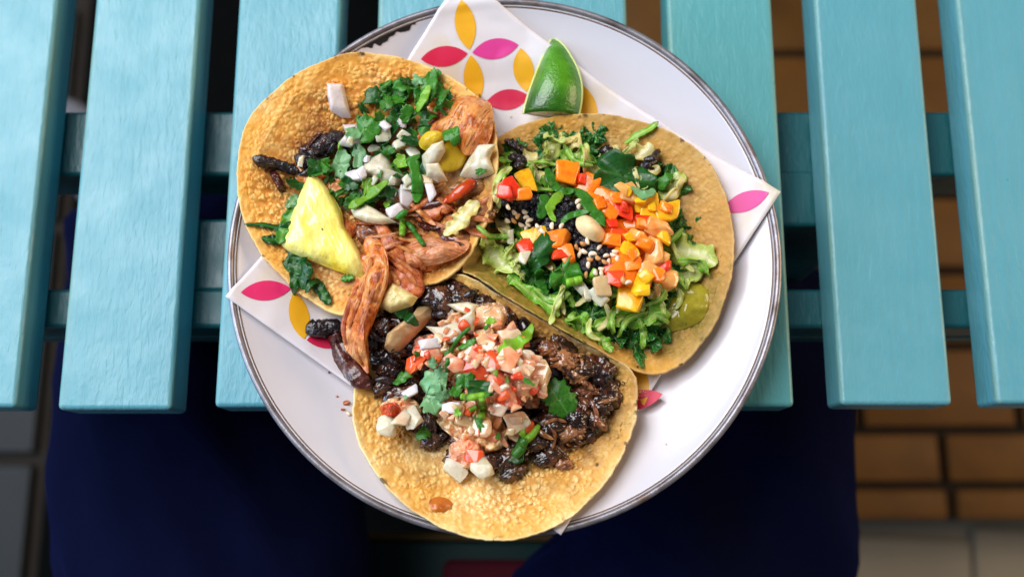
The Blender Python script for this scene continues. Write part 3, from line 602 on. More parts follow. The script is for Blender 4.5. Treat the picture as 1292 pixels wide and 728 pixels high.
    raise_hf(top.reshape(-1, 3)); raise_hf(lip)
    o = link(name, me, mat, None, C); tag(o, label, 'tortilla', 'soft corn tortillas on the plate'); return o

TP1 = mat_tortilla('corn_tortilla_warm', srgb(250, 218, 150), srgb(242, 188, 92), srgb(230, 150, 48), srgb(178, 104, 44), srgb(140, 78, 34))
TP2 = mat_tortilla('corn_tortilla_dull', srgb(222, 186, 120), srgb(198, 152, 84), srgb(222, 166, 70), srgb(138, 92, 50), srgb(104, 104, 22))
TP3 = mat_tortilla('corn_tortilla_gold', srgb(248, 226, 172), srgb(240, 204, 126), srgb(232, 170, 62), srgb(184, 122, 62), srgb(94, 52, 24))
tortilla('corn_tortilla', (632, 515), 9, [(447, 500, 24), (450, 545, 26), (470, 590, 30), (510, 635, 33), (560, 665, 35), (620, 681, 36), (680, 671, 35), (735, 639, 32), (778, 585, 26), (800, 530, 24), (803, 490, 24), (795, 466, 26), (760, 446, 30), (700, 414, 33), (640, 378, 33), (600, 354, 32), (577, 346, 29), (540, 355, 22), (500, 385, 16), (470, 425, 16), (452, 465, 20)],
         TP3, 'golden corn tortilla holding black beans, dark beef and tomato salsa', 2.4, 1.35, 11, [(690, 500, 75), (735, 505, 45), (640, 560, 35), (560, 520, 60)])
tortilla('corn_tortilla', (765, 305), 9, [(584, 340, 30), (590, 318, 28), (600, 270, 26), (612, 200, 26), (640, 166, 22), (690, 150, 20), (750, 144, 23), (800, 150, 25), (850, 170, 28), (890, 200, 30), (913, 240, 30), (925, 290, 29), (922, 345, 27), (905, 400, 23), (875, 445, 20), (845, 466, 19), (815, 470, 22), (785, 458, 28), (740, 433, 36), (690, 404, 40), (640, 375, 40), (602, 349, 36)],
         TP2, 'dull tan corn tortilla holding savoy cabbage and diced peppers', 3.0, 0.8, 22, [(640, 352, 60), (700, 395, 45), (860, 385, 48), (740, 300, 90)])
tortilla('corn_tortilla', (462, 225), 12, [(301, 215, 34), (306, 175, 35), (322, 141, 35), (365, 101, 35), (400, 82, 34), (445, 69, 32), (500, 72, 30), (555, 91, 28), (597, 119, 30), (621, 150, 38), (627, 190, 42), (625, 235, 42), (611, 285, 40), (589, 325, 36), (560, 352, 32), (530, 362, 30), (480, 390, 26), (430, 396, 22), (390, 377, 20), (350, 342, 22), (322, 305, 26), (306, 262, 28)],
         TP1, 'toasted orange corn tortilla holding chicken, cilantro and pineapple', 1.9, 1.35, 33, [(545, 240, 60), (590, 260, 40), (410, 185, 45), (500, 330, 60), (365, 225, 25)])

# ------------------------------------------------------------------ shapes for the food pieces
def cube_topo(ticks):
    n = len(ticks); ids = {}; V = []; F = []
    def vid(p):
        k = tuple(round(c, 5) for c in p)
        if k not in ids: ids[k] = len(V); V.append(p)
        return ids[k]
    for ax in range(3):
        for sgn in (-1, 1):
            for i in range(n - 1):
                for j in range(n - 1):
                    q = []
                    for (a, b) in ((i, j), (i + 1, j), (i + 1, j + 1), (i, j + 1)):
                        p = [0, 0, 0]; p[ax] = sgn; p[(ax + 1) % 3] = ticks[a]; p[(ax + 2) % 3] = ticks[b]; q.append(vid(tuple(p)))
                    F.append(q if sgn > 0 else q[::-1])
    return np.array(V, float), np.array(F)
CV, CF = cube_topo([-1, -.93, -.8, -.3, .3, .8, .93, 1])
SV, SF = cube_topo(np.tan(np.linspace(-1, 1, 13) * math.pi / 4)); SV = SV / np.linalg.norm(SV, axis=1)[:, None]
SVc, SFc = cube_topo(np.tan(np.linspace(-1, 1, 7) * math.pi / 4)); SVc = SVc / np.linalg.norm(SVc, axis=1)[:, None]

def s_dice(sx, sy, sz, rough=0.12, b=0.36, jit=0.22, seed=None):
    sd = seed if seed is not None else int(rng.integers(1e6))
    rg = np.random.default_rng(sd)
    inner = np.clip(CV, -(1 - b), 1 - b); d = CV - inner; p = inner + b * d / np.maximum(np.linalg.norm(d, axis=1), 1e-9)[:, None]
    cj = rg.normal(0, jit, (2, 2, 2, 3)); t = (p + 1) / 2; off = 0
    for i in (0, 1):
        for j in (0, 1):
            for k in (0, 1):
                w = (t[:, 0] if i else 1 - t[:, 0]) * (t[:, 1] if j else 1 - t[:, 1]) * (t[:, 2] if k else 1 - t[:, 2]); off = off + w[:, None] * cj[i, j, k]
    p = p + off
    p = p * (1 + rough * fbm(p * 1.6 + sd % 97, sd % 50, 2))[:, None]
    return p * np.array([sx, sy, sz]) / 2, CF
def s_blob(sx, sy, sz, rough=0.25, freq=2.2, seed=None, fine=True, ridge=0.0):
    sd = seed if seed is not None else int(rng.integers(1e6)); B = SV if fine else SVc
    n = fbm(B * freq + sd % 89, sd % 60, 4 if fine else 2)
    p = B * (1 + rough * n + ridge * (np.abs(fbm(B * freq * 1.9 + sd % 31, sd % 40, 3)) - 0.2))[:, None]
    return p * np.array([sx, sy, sz]) / 2, (SF if fine else SFc)
def s_chop(sx, sy, sz, n=14, bev=0.10, seed=None):
    """piece cut off by a few knife strokes: hull of random points, edges eased, surface uneven"""
    rg = np.random.default_rng(seed if seed is not None else int(rng.integers(1e6)))
    p = rg.normal(size=(n, 3)); p /= np.linalg.norm(p, axis=1)[:, None]; p = np.sign(p) * np.abs(p) ** 0.6
    bm = bmesh.new()
    for q in p: bm.verts.new(q)
    r = bmesh.ops.convex_hull(bm, input=bm.verts[:]); bmesh.ops.delete(bm, geom=[g for g in r['geom_interior'] if isinstance(g, bmesh.types.BMVert)], context='VERTS')
    bmesh.ops.dissolve_limit(bm, angle_limit=0.35, verts=bm.verts[:], edges=bm.edges[:])
    bmesh.ops.bevel(bm, geom=bm.edges[:], offset=bev, segments=2, affect='EDGES', profile=0.5, clamp_overlap=True)
    bmesh.ops.triangulate(bm, faces=bm.faces[:])
    bmesh.ops.subdivide_edges(bm, edges=[e for e in bm.edges if e.calc_length() > 0.45], cuts=1, use_grid_fill=True)
    bmesh.ops.triangulate(bm, faces=bm.faces[:])
    bm.verts.index_update(); V = np.array([v.co[:] for v in bm.verts]); F = np.array([[v.index for v in f.verts] for f in bm.faces]); bm.free()
    V = V * (1 + 0.10 * fbm(V * 2.6 + rg.random() * 50, 3, 3))[:, None]
    V = V / np.abs(V).max(0)
    return V * np.array([sx, sy, sz]) / 2, F
def s_bean(L, Wd):
    p = SVc.copy(); p = p * np.array([L, Wd, Wd]) / 2; p[:, 1] += 0.18 * Wd * (2 * p[:, 0] / L) ** 2; return p, SFc
def s_leaf(L, lobes=3, teeth=9, cut=None, bend=0.5, seed=None, NA_=48, NR_=7, ruffle=0.06, wid=1.0):
    """chopped cilantro leaf lying in x/y, about L across"""
    sd = seed if seed is not None else int(rng.integers(1e6)); rg = np.random.default_rng(sd)
    th = np.linspace(0, 2 * np.pi, NA_, endpoint=False)
    r = 0.60 + 0.30 * np.abs(np.cos(lobes / 2 * (th - np.pi / 2))) ** 0.8 + 0.09 * np.sign(np.sin(teeth * th)) * np.abs(np.sin(teeth * th)) ** 0.7 * (np.sin(th) > -0.6)
    r *= 1 + 0.12 * rg.normal() * np.cos(th + rg.random() * 6)
    rr = np.linspace(0.02, 1, NR_)
    X = (rr[:, None] * r[None] * np.cos(th)[None]).ravel() * wid; Y = (rr[:, None] * r[None] * np.sin(th)[None]).ravel()
    if cut is None: cut = rg.uniform(0.15, 0.6)
    ca = rg.uniform(0, 6.28); d = X * math.cos(ca) + Y * math.sin(ca); ex = np.maximum(d - cut, 0); X -= ex * math.cos(ca); Y -= ex * math.sin(ca)
    tint = np.clip(np.minimum(np.abs(X) * 5 + 0.25, 1), 0, 1)
    ba = rg.uniform(0, 6.28); q = X * math.cos(ba) + Y * math.sin(ba)
    Z = bend * rg.uniform(0.5, 1.4) * q * q * rg.choice([-1, 1]) + ruffle * np.repeat(rr, NA_) ** 2 * np.sin(np.tile(th, NR_) * rg.integers(3, 6) + rg.random() * 6) + 0.05 * noise(np.c_[X * 3, Y * 3, np.full(len(X), sd % 77)], 3)
    V = np.c_[X, Y, Z] * L / 1.6
    i = np.arange(NA_ * NR_).reshape(NR_, NA_); nx = np.roll(i, -1, 1)
    F = np.stack([i[:-1], nx[:-1], nx[1:], i[1:]], -1).reshape(-1, 4)
    return V, F, tint
def s_kale(L, ruffle=0.30, waves=7, seed=None, wid=1.0, teeth=0.025):
    sd = seed if seed is not None else int(rng.integers(1e6)); rg = np.random.default_rng(sd)
    NA_, NR_ = 110, 14; th = np.linspace(0, 2 * np.pi, NA_, endpoint=False); rr = np.linspace(0.02, 1, NR_)
    r = 0.8 + 0.16 * np.sin(waves * th + 1) * rg.uniform(0.4, 1) + teeth * np.sin(31 * th) + 0.14 * noise(np.c_[np.cos(th) * 3, np.sin(th) * 3, np.full(NA_, sd % 99)], 2)
    X = (rr[:, None] * (r * np.cos(th))[None]).ravel() * wid; Y = (rr[:, None] * (r * np.sin(th))[None]).ravel(); R_ = np.repeat(rr, NA_); TH = np.tile(th, NR_)
    Z = ruffle * R_ ** 2 * (np.sin(waves * TH + sd % 7) + 0.5 * np.sin((2 * waves + 3) * TH + sd % 5)) + 0.24 * fbm(np.c_[X * 3.4, Y * 3.4, np.full(len(X), sd % 55)], 4, 3)
    X = X + 0.10 * R_ * noise(np.c_[X * 5, Y * 5, np.full(len(X), 3)], 5); Y = Y + 0.10 * R_ * noise(np.c_[X * 5, Y * 5, np.full(len(X), 9)], 6)
    tint = np.clip(np.abs(Y - 0.15 * np.sin(4 * X)) * 6 + 0.1, 0, 1)
    i = np.arange(NA_ * NR_).reshape(NR_, NA_); nx = np.roll(i, -1, 1)
    return np.c_[X, Y, Z] * L / 1.8, np.stack([i[:-1], nx[:-1], nx[1:], i[1:]], -1).reshape(-1, 4), tint

def Rz(a): c, s = math.cos(a), math.sin(a); return np.array([[c, -s, 0], [s, c, 0], [0, 0, 1]])
def Rx(a): c, s = math.cos(a), math.sin(a); return np.array([[1, 0, 0], [0, c, -s], [0, s, c]])
def Ry(a): c, s = math.cos(a), math.sin(a); return np.array([[c, 0, s], [0, 1, 0], [-s, 0, c]])

SHEETS = {k for k in MT if k.startswith(('cilantro', 'cabbage', 'kale'))}
def finish(name, V, F, mat, label, cat, group, tint=None, thick=None):
    V = np.asarray(V, float); c = V.mean(0); c[2] = V[:, 2].min()
    me = mesh_of(name, V - c, F, True, {'tint': tint} if tint is not None else None)
    o = link(name, me, MT[mat], None, c)
    if thick:
        so = o.modifiers.new('thickness', 'SOLIDIFY'); so.thickness = thick; so.offset = 0
    tag(o, label, cat, group)
    return o
def drop(name, shape, mat, px, py, rot, label, cat, group=None, tilt=(0, 0), q=90, sink=0.0):
    """let a piece come down on the pile at a photo position and record the new surface"""
    V, F = shape[0], shape[1]; tint = shape[2] if len(shape) > 2 else None
    V = V @ (Rz(-math.radians(rot)) @ Rx(tilt[0]) @ Ry(tilt[1])).T
    z = T + 0.03
    for _ in range(3):
        p = P(px, py, z)
        W_ = V[:, :2] + p[:2]; g = HF[gi(W_[:, 0], W_[:, 1])] - V[:, 2]
        zo = float(np.percentile(g, q)) - sink; z = zo + 0.5 * (V[:, 2].max() + V[:, 2].min()) * 0.5
    W3 = np.c_[V[:, :2] + p[:2], V[:, 2] + zo]
    fc = W3[np.asarray(F)].mean(1); raise_hf(np.r_[W3, fc])
    return finish(name, W3, F, mat, label, cat, group, tint, 0.00035 if mat in SHEETS else None)

def cat_path(pts, n):
    pts = np.asarray(pts, float); m_ = len(pts)
    if m_ == 2: pts = np.array([pts[0], (pts[0] + pts[1]) / 2, pts[1]]); m_ = 3
    out = []
    for i in range(m_ - 1):
        p0, p1, p2, p3 = pts[max(i - 1, 0)], pts[i], pts[i + 1], pts[min(i + 2, m_ - 1)]
        for t in np.linspace(0, 1, 16, endpoint=False):
            out.append(0.5 * ((2 * p1) + (-p0 + p2) * t + (2 * p0 - 5 * p1 + 4 * p2 - p3) * t * t + (-p0 + 3 * p1 - 3 * p2 + p3) * t ** 3))
    out.append(pts[-1]); out = np.array(out)
    d = np.r_[0, np.cumsum(np.hypot(*np.diff(out[:, :2], axis=0).T))]; s = np.linspace(0, d[-1], n)
    return np.stack([np.interp(s, d, out[:, k]) for k in range(out.shape[1])], 1)

def strip(name, path, mat, label, cat, group=None, thick=0.6, lift=0.0, ridge=0.12, n=34, sides=18, lump=0.15, taper=0.5, q=60, arch=0.0, grain=0.0):
    """solid strand along photo points (px, py, width px), laid on the pile; thick = height / width"""
    pp = cat_path(path, n); sd = int(rng.integers(1e6))
    C = []
    for a, b, w in pp:
        wr = w * 0.00041; C.append(on_pile(a, b, max(0.0012, wr * 0.4), q, wr * thick * 0.42 + lift))
    C = np.array(C); k = np.array([1, 2, 3, 2, 1]) / 9.0; z = np.r_[[C[0, 2]] * 2, C[:, 2], [C[-1, 2]] * 2]; zs = np.convolve(z, k, 'valid')
    zs = zs + arch * np.sin(np.linspace(0, np.pi, n))
    C = np.array([P(a, b, zz_) for (a, b, _), zz_ in zip(pp, zs)])
    tng = np.gradient(C, axis=0); tng /= np.linalg.norm(tng, axis=1)[:, None]
    side = np.cross(tng, [0, 0, 1.0]); side /= np.linalg.norm(side, axis=1)[:, None]; up = np.cross(side, tng)
    V = []; t_ = np.linspace(0, 1, n); cap = np.clip(np.minimum(t_, 1 - t_) * n / 4.0, 0.0, 1) ** taper
    th = np.linspace(0, 2 * np.pi, sides, endpoint=False)
    for i in range(n):
        w = pp[i, 2] * 0.00041 / 2 * max(cap[i], 0.05)
        pn = np.c_[np.cos(th) * 2.2 + sd % 83, np.sin(th) * 2.2, np.full(sides, t_[i] * 3.5)]
        rr = 1 + ridge * fbm(np.c_[np.cos(th) * 5 + sd % 47, np.sin(th) * 5, np.full(sides, t_[i] * 2.2)], 7, 3) + lump * fbm(pn, 8, 3)
        if grain: rr = rr + grain * noise(np.c_[np.cos(th) * 3 + sd % 29, np.sin(th) * 3, np.full(sides, t_[i] * n * 0.55)], 9)
        V.append(C[i] + side[i] * (np.cos(th) * rr * w)[:, None] + up[i] * (np.sin(th) * rr * w * thick)[:, None])
    V = np.concatenate(V); i = np.arange(n * sides).reshape(n, sides); nx = np.roll(i, -1, 1)
    F = [tuple(f) for f in np.stack([i[:-1], nx[:-1], nx[1:], i[1:]], -1).reshape(-1, 4)] + [tuple(i[0][::-1]), tuple(i[-1])]
    raise_hf(V)
    o = finish(name, V, F, mat, label, cat, group, np.full(len(V), 0.8) if mat in SHEETS else None); fixn(o)
    for an, arr in (('along', np.repeat(t_ * n / 34, sides)), ('around', np.tile(np.abs(th - np.pi) / np.pi + 0.3 * np.sin(th), n))):
        a = o.data.attributes.new(an, 'FLOAT', 'POINT'); a.data.foreach_set('value', arr.astype(np.float32))
    return o
def fixn(o):
    bm = bmesh.new(); bm.from_mesh(o.data); bmesh.ops.recalc_face_normals(bm, faces=bm.faces[:]); bm.to_mesh(o.data); bm.free()

def ribbon(name, path, mat, label, cat, group=None, ruffle=0.5, waves=3, lift=0.001, n=60, m_=11, stand=0.0, q=75, rib=True):
    """leafy ribbon along photo points (px, py, width px) with a wavy margin; stand leans it up on edge"""
    pp = cat_path(path, n); sd = int(rng.integers(1e6))
    C = np.array([on_pile(a, b, max(0.0015, w * 0.00014), q, lift) for a, b, w in pp])
    k = np.ones(9) / 9; zs = np.convolve(np.r_[[C[0, 2]] * 4, C[:, 2], [C[-1, 2]] * 4], k, 'valid')
    C = np.array([P(a, b, zz_) for (a, b, _), zz_ in zip(pp, zs)])
    tng = np.gradient(C, axis=0); tng /= np.linalg.norm(tng, axis=1)[:, None]
    side = np.cross(tng, [0, 0, 1.0]); side /= np.linalg.norm(side, axis=1)[:, None]; up = np.cross(side, tng)
    V, tint = [], []; t_ = np.linspace(0, 1, n); vv = np.linspace(-1, 1, m_)
    for i in range(n):
        e = min(1, min(t_[i], 1 - t_[i]) * 9 + 0.35); w = pp[i, 2] * 0.00041 / 2 * e * (1 + 0.22 * noise(np.array([[t_[i] * 9, sd % 71, 0]]))[0])
        ph = 2 * np.pi * waves * t_[i] + sd % 7
        rf = ruffle * w * vv ** 2 * np.where(vv > 0, math.sin(ph), math.sin(ph * 1.15 + 2)) + 0.45 * ruffle * w * fbm(np.c_[np.full(m_, t_[i] * 7), vv * 2.5, np.full(m_, sd % 43)], 4, 3)
        a = stand * (1 + 0.3 * math.sin(ph * 0.4))
        V.append(C[i] + (side[i] * math.cos(a) + up[i] * math.sin(a)) * (vv * w)[:, None] + (up[i] * math.cos(a) - side[i] * math.sin(a)) * rf[:, None] + up[i] * abs(math.sin(a)) * w * 0.6)
        tint.append(np.clip(np.abs(vv) * 1.1 if rib else np.full(m_, 0.8), 0, 1))
    V = np.concatenate(V); i = np.arange(n * m_).reshape(n, m_)
    F = np.stack([i[:-1, :-1], i[1:, :-1], i[1:, 1:], i[:-1, 1:]], -1).reshape(-1, 4)
    raise_hf(V)
    return finish(name, V, F, mat, label, cat, group, np.concatenate(tint), 0.0005)

def pad(name, outline, height_m, mat, label, cat, group=None, dome=4.0, rough=0.10, freq=220, lift=0.0, q=75, tilt=None, fibre=0.0, sharp=False, nr=14, na=72, axis=None):
    """solid piece with a given outline in the photo, flat below and domed (or flat topped) above, resting on the pile"""
    ol = np.asarray(outline, float)
    if sharp:
        d = np.r_[0, np.cumsum(np.hypot(*np.diff(np.r_[ol, ol[:1]], axis=0).T))]; s = np.linspace(0, d[-1], na, endpoint=False); o2 = np.r_[ol, ol[:1]]
        ol = np.stack([np.interp(s, d, o2[:, k]) for k in (0, 1)], 1)
    else: ol = closed_spline(ol, na)
    c = ol.mean(0); sd = int(rng.integers(1e6))
    z = T + 0.03
    for _ in range(3):
        W_ = np.array([P(c[0] + (a - c[0]) * r, c[1] + (b - c[1]) * r, z)[:2] for a, b in ol[::3] for r in (0.2, 0.55, 0.9)])
        hh = HF[gi(W_[:, 0], W_[:, 1])]; z0 = float(np.percentile(hh, q)) + lift; z = z0 + height_m * 0.6
    A = np.array([P(a, b, z) for a, b in ol]); Cc = P(c[0], c[1], z)
    # slope of the ground under it
    G = np.c_[W_ - Cc[:2], np.ones(len(W_))]; sl, *_ = np.linalg.lstsq(G, hh, rcond=None); sl = np.clip(sl[:2], -0.6, 0.6) if tilt is None else np.array(tilt)
    rows = []
    for r in np.linspace(0.02, 1, nr):
        xy = Cc[:2] + (A[:, :2] - Cc[:2]) * (1 - (1 - r) ** 1.25)
        zt = height_m * (1 - (1 - (1 - r) ** 1.25) ** dome) * 0.85 + 0.15 * height_m
        n3 = np.c_[xy * freq, np.full(na, sd % 37)]
        bumpz = height_m * rough * 2 * fbm(n3, 5, 4) * (1 if r < 0.98 else 0.3)
        if fibre:
            ax = np.array([axis[0], -axis[1]]) if axis else np.array([0.5, 0.87]); ax = ax / np.hypot(*ax); rel = xy - Cc[:2]
            bumpz = bumpz + height_m * fibre * fbm(np.c_[(rel @ np.array([-ax[1], ax[0]])) * 300, (rel @ ax) * 18, np.full(na, sd % 11)], 6, 3)
        rows.append(np.c_[xy, z0 + zt + bumpz])
    rows.append(np.c_[Cc[:2] + (A[:, :2] - Cc[:2]) * 1.015, np.full(na, z0 + 0.05 * height_m)])
    for r in (0.9, 0.5, 0.02): rows.append(np.c_[Cc[:2] + (A[:, :2] - Cc[:2]) * r, np.full(na, z0 - 0.25 * height_m * (1 - r))])
    V = np.array(rows)
    V[..., 2] += (V[..., :2] - Cc[:2]) @ sl
    V = V.reshape(-1, 3); R = len(rows); i = np.arange(R * na).reshape(R, na); nx = np.roll(i, -1, 1)
    F = np.stack([i[:-1], nx[:-1], nx[1:], i[1:]], -1).reshape(-1, 4)
    raise_hf(V)
    o = finish(name, V, F, mat, label, cat, group, np.full(len(V), 0.8) if mat in SHEETS else None); fixn(o)
    if axis:
        ax = np.array([axis[0], -axis[1]]); ax = ax / np.hypot(*ax); rel = V[:, :2] - Cc[:2]
        for an, arr in (('along', (rel @ ax) * 60), ('around', (rel @ np.array([-ax[1], ax[0]])) * 75 + 5)):
            a_ = o.data.attributes.new(an, 'FLOAT', 'POINT'); a_.data.foreach_set('value', arr.astype(np.float32))
    return o

MM = 0.00041   # metres per photo pixel on the food
def dice(px, py, w, h, rot, mat, label, cat, group, z=None, tilt=None, name='diced_onion', rough=0.10):
    tl = tilt if tilt is not None else (rng.normal(0, .18), rng.normal(0, .18))
    zz_ = z if z is not None else 0.62 * min(w, h)
    sh = s_chop(w * 1.12 * MM, h * 1.12 * MM, zz_ * MM, 16, 0.12) if (rng.random() < 0.45 or 'pale' in mat) else s_dice(w * MM, h * MM, zz_ * MM, rough, jit=0.28)
    return drop(name, sh, mat, px, py, rot, label, cat, group, tl, q=84)
def leaf(px, py, size, mat, label, group, rot=None, lobes=3, teeth=9, cut=None, bend=0.5, tilt=None, wid=1.0, name='cilantro_leaf', cat='cilantro', ruffle=0.08):
    tl = tilt if tilt is not None else (rng.normal(0, .35), rng.normal(0, .35))
    return drop(name, s_leaf(size * MM * 1.12, lobes, teeth, cut, bend, wid=wid, ruffle=ruffle), mat, px, py, rng.uniform(0, 360) if rot is None else rot, label, cat, group, tl, q=88)

def inside(poly, x, y):
    r = False; n_ = len(poly)
    for i in range(n_):
        (x1, y1), (x2, y2) = poly[i], poly[i - 1]
        if (y1 > y) != (y2 > y) and x < (x2 - x1) * (y - y1) / (y2 - y1) + x1: r = not r
    return r
def scatter(poly, n_, mind):
    xs = [p[0] for p in poly]; ys = [p[1] for p in poly]; out = []; tries = 0
    while len(out) < n_ and tries < 6000:
        tries += 1; x, y = rng.uniform(min(xs), max(xs)), rng.uniform(min(ys), max(ys))
        if inside(poly, x, y) and all((x - a) ** 2 + (y - b) ** 2 > mind ** 2 for a, b in out): out.append((x, y))
    return out
def shreds(name, poly, n_, mind, wid, leng, ang, mats, label, cat, group, anchors, **kw):
    for (x, y) in scatter(poly, n_, mind):
        a_ = math.radians(rng.uniform(*ang)); L = rng.uniform(*leng) / 2; w = rng.uniform(*wid); k = rng.normal(0, .35) * L; mt = mats[int(rng.integers(len(mats)))]
        c_, s_ = math.cos(a_), math.sin(a_)
        strip(name, [(x - c_ * L, y - s_ * L, w * .5), (x - s_ * k * .5, y + c_ * k * .5, w), (x + c_ * L, y + s_ * L, w * .6)], mt, near((x, y), label[mt], anchors), cat, group, **kw)
# things one can find in the photo, by which look-alikes are told apart
A1 = {'the large orange chicken chunk': (585, 150), 'the pineapple wedge': (395, 290), 'the largest white onion slice': (480, 212), 'the lilac onion slice': (440, 165), 'the yellow tomatillo': (562, 196), 'the long translucent onion slice': (470, 268), 'the upright cilantro tip': (535, 110), 'the black charred meat': (395, 200)}
A2 = {'the oval nut': (746, 283), 'the broad dark cilantro leaf': (786, 222), 'the folded tortilla edge': (680, 385), 'the olive green sauce': (860, 385), 'the red pepper dice': (642, 238), 'the chive pieces': (730, 355), 'the chicken taco': (625, 300), 'the bare tan tortilla': (850, 250), 'the lime wedge': (715, 170)}
A3 = {'the tan onion slice': (512, 410), 'the frilly cilantro leaf': (704, 503), 'the lime green herb strip': (650, 430), 'the long chicken strip': (465, 440), 'the bare golden tortilla': (600, 590), 'the shared tortilla edge': (690, 440), 'the pale cilantro leaves': (552, 485)}
TONE = {'cilantro': 'green', 'cilantro_dark': 'dark green', 'cilantro_pale': 'pale grey-green', 'cilantro_lime': 'bright lime green'}
def near(p, what, anchors):
    k = min(anchors, key=lambda a: (anchors[a][0] - p[0]) ** 2 + (anchors[a][1] - p[1]) ** 2)
    return what + ' next to ' + k
# ================================================================== LOWER TACO: beans, beef, tomato salsa
G3 = 'fillings of the bean and beef taco'
L_beef = 'glossy dark shredded beef clump on the bean taco'
POLY3 = [(475, 400), (530, 372), (585, 372), (640, 400), (700, 435), (752, 455), (768, 500), (760, 545), (715, 572), (660, 585), (610, 572), (560, 560), (520, 530), (490, 480), (465, 440)]
for (x, y) in scatter(POLY3, 34, 30):
    s = rng.uniform(34, 52)
    drop('beef_clump', s_blob(s * MM, s * MM * rng.uniform(.6, .9), s * MM * 0.42, 0.4, 2.4, ridge=0.7), 'beef', x, y, rng.uniform(0, 180), near((x, y), 'glossy dark shredded beef clump', A3), 'beef', 'dark beef clumps in the bean taco', (rng.normal(0, .3), 0), q=70)
for (x, y) in [(478, 404), (489, 450), (497, 466), (567, 396), (552, 384), (588, 372), (604, 586), (626, 582), (556, 552), (545, 534), (662, 412), (640, 588), (515, 500), (700, 470)]:
    drop('black_bean', s_bean(rng.uniform(25, 30) * MM, rng.uniform(17, 20) * MM), 'bean', x, y, rng.uniform(0, 180), near((x, y), 'shiny black bean', A3), 'bean', 'black beans', (rng.normal(0, .3), rng.normal(0, .3)), q=62)
for (x, y) in scatter([(452, 400), (500, 390), (520, 440), (520, 500), (500, 510), (470, 470)], 9, 16) + scatter([(540, 370), (600, 365), (650, 405), (640, 412), (560, 400)], 7, 16) + scatter([(530, 520), (560, 540), (620, 575), (660, 575), (650, 596), (600, 592), (540, 560)], 8, 18):
    drop('beef_clump', s_blob(rng.uniform(24, 38) * MM, rng.uniform(16, 24) * MM, 11 * MM, 0.4, 2.6, ridge=0.7), 'beef', x, y, rng.uniform(0, 180), near((x, y), 'glossy dark shredded beef clump', A3), 'beef', 'dark beef clumps in the bean taco', q=68)
# browner shredded beef on the right flank
for (x, y, w, h, mt) in [(712, 455, 34, 26, 'beef_brown'), (728, 472, 28, 22, 'beef_brown'), (742, 492, 26, 20, 'beef_brown'), (738, 515, 26, 32, 'beef_brown'), (752, 532, 24, 26, 'beef'), (757, 512, 26, 22, 'beef'), (700, 535, 46, 34, 'beef'), (722, 545, 32, 24, 'beef_brown'), (690, 578, 36, 18, 'beef'), (712, 586, 22, 14, 'beef_brown'), (676, 556, 32, 24, 'beef'), (728, 526, 26, 24, 'beef'), (742, 465, 22, 18, 'beef'), (692, 440, 24, 20, 'beef_brown')]:
    drop('beef_clump', s_blob(w * MM, h * MM, 0.55 * min(w, h) * MM, 0.4, 2.4, ridge=0.7), mt, x, y, rng.uniform(-30, 30), near((x, y), 'browned beef chunk' if mt == 'beef_brown' else 'glossy dark shredded beef clump', A3), 'beef', 'browned beef chunks in the bean taco' if mt == 'beef_brown' else 'dark beef clumps in the bean taco', q=75)
for path in [[(730, 446, 4), (735, 458, 4), (733, 470, 3)], [(690, 532, 4), (700, 548, 5), (697, 566, 4)], [(745, 504, 4), (753, 522, 5), (750, 538, 4)], [(684, 535, 5), (700, 529, 5), (716, 533, 3)], [(715, 560, 4), (728, 563, 4), (738, 556, 3)]]:
    strip('beef_shred', path, 'beef_brown', near(path[1], 'thin brown beef strand', A3), 'beef', 'thin beef strands', 0.8, lump=0.4, ridge=0.3)
shreds('beef_shred', [(690, 450), (745, 455), (768, 500), (758, 545), (715, 572), (680, 575), (672, 530), (700, 500)], 15, 16, (5, 10), (16, 36), (-60, 60), ['beef', 'beef', 'beef_brown'], {'beef': 'dark torn beef shred', 'beef_brown': 'brown torn beef shred'}, 'beef', 'torn beef shreds', A3, thick=0.7, lump=0.45, ridge=0.4, n=20, sides=10)
shreds('beef_shred', [(455, 400), (500, 390), (540, 372), (600, 366), (560, 400), (520, 450), (520, 505), (480, 480)], 18, 14, (6, 12), (16, 34), (-60, 60), ['beef', 'char'], {'beef': 'dark torn beef shred', 'char': 'black torn beef shred'}, 'beef', 'torn beef shreds', A3, thick=0.7, lump=0.45, ridge=0.4, n=20, sides=10)
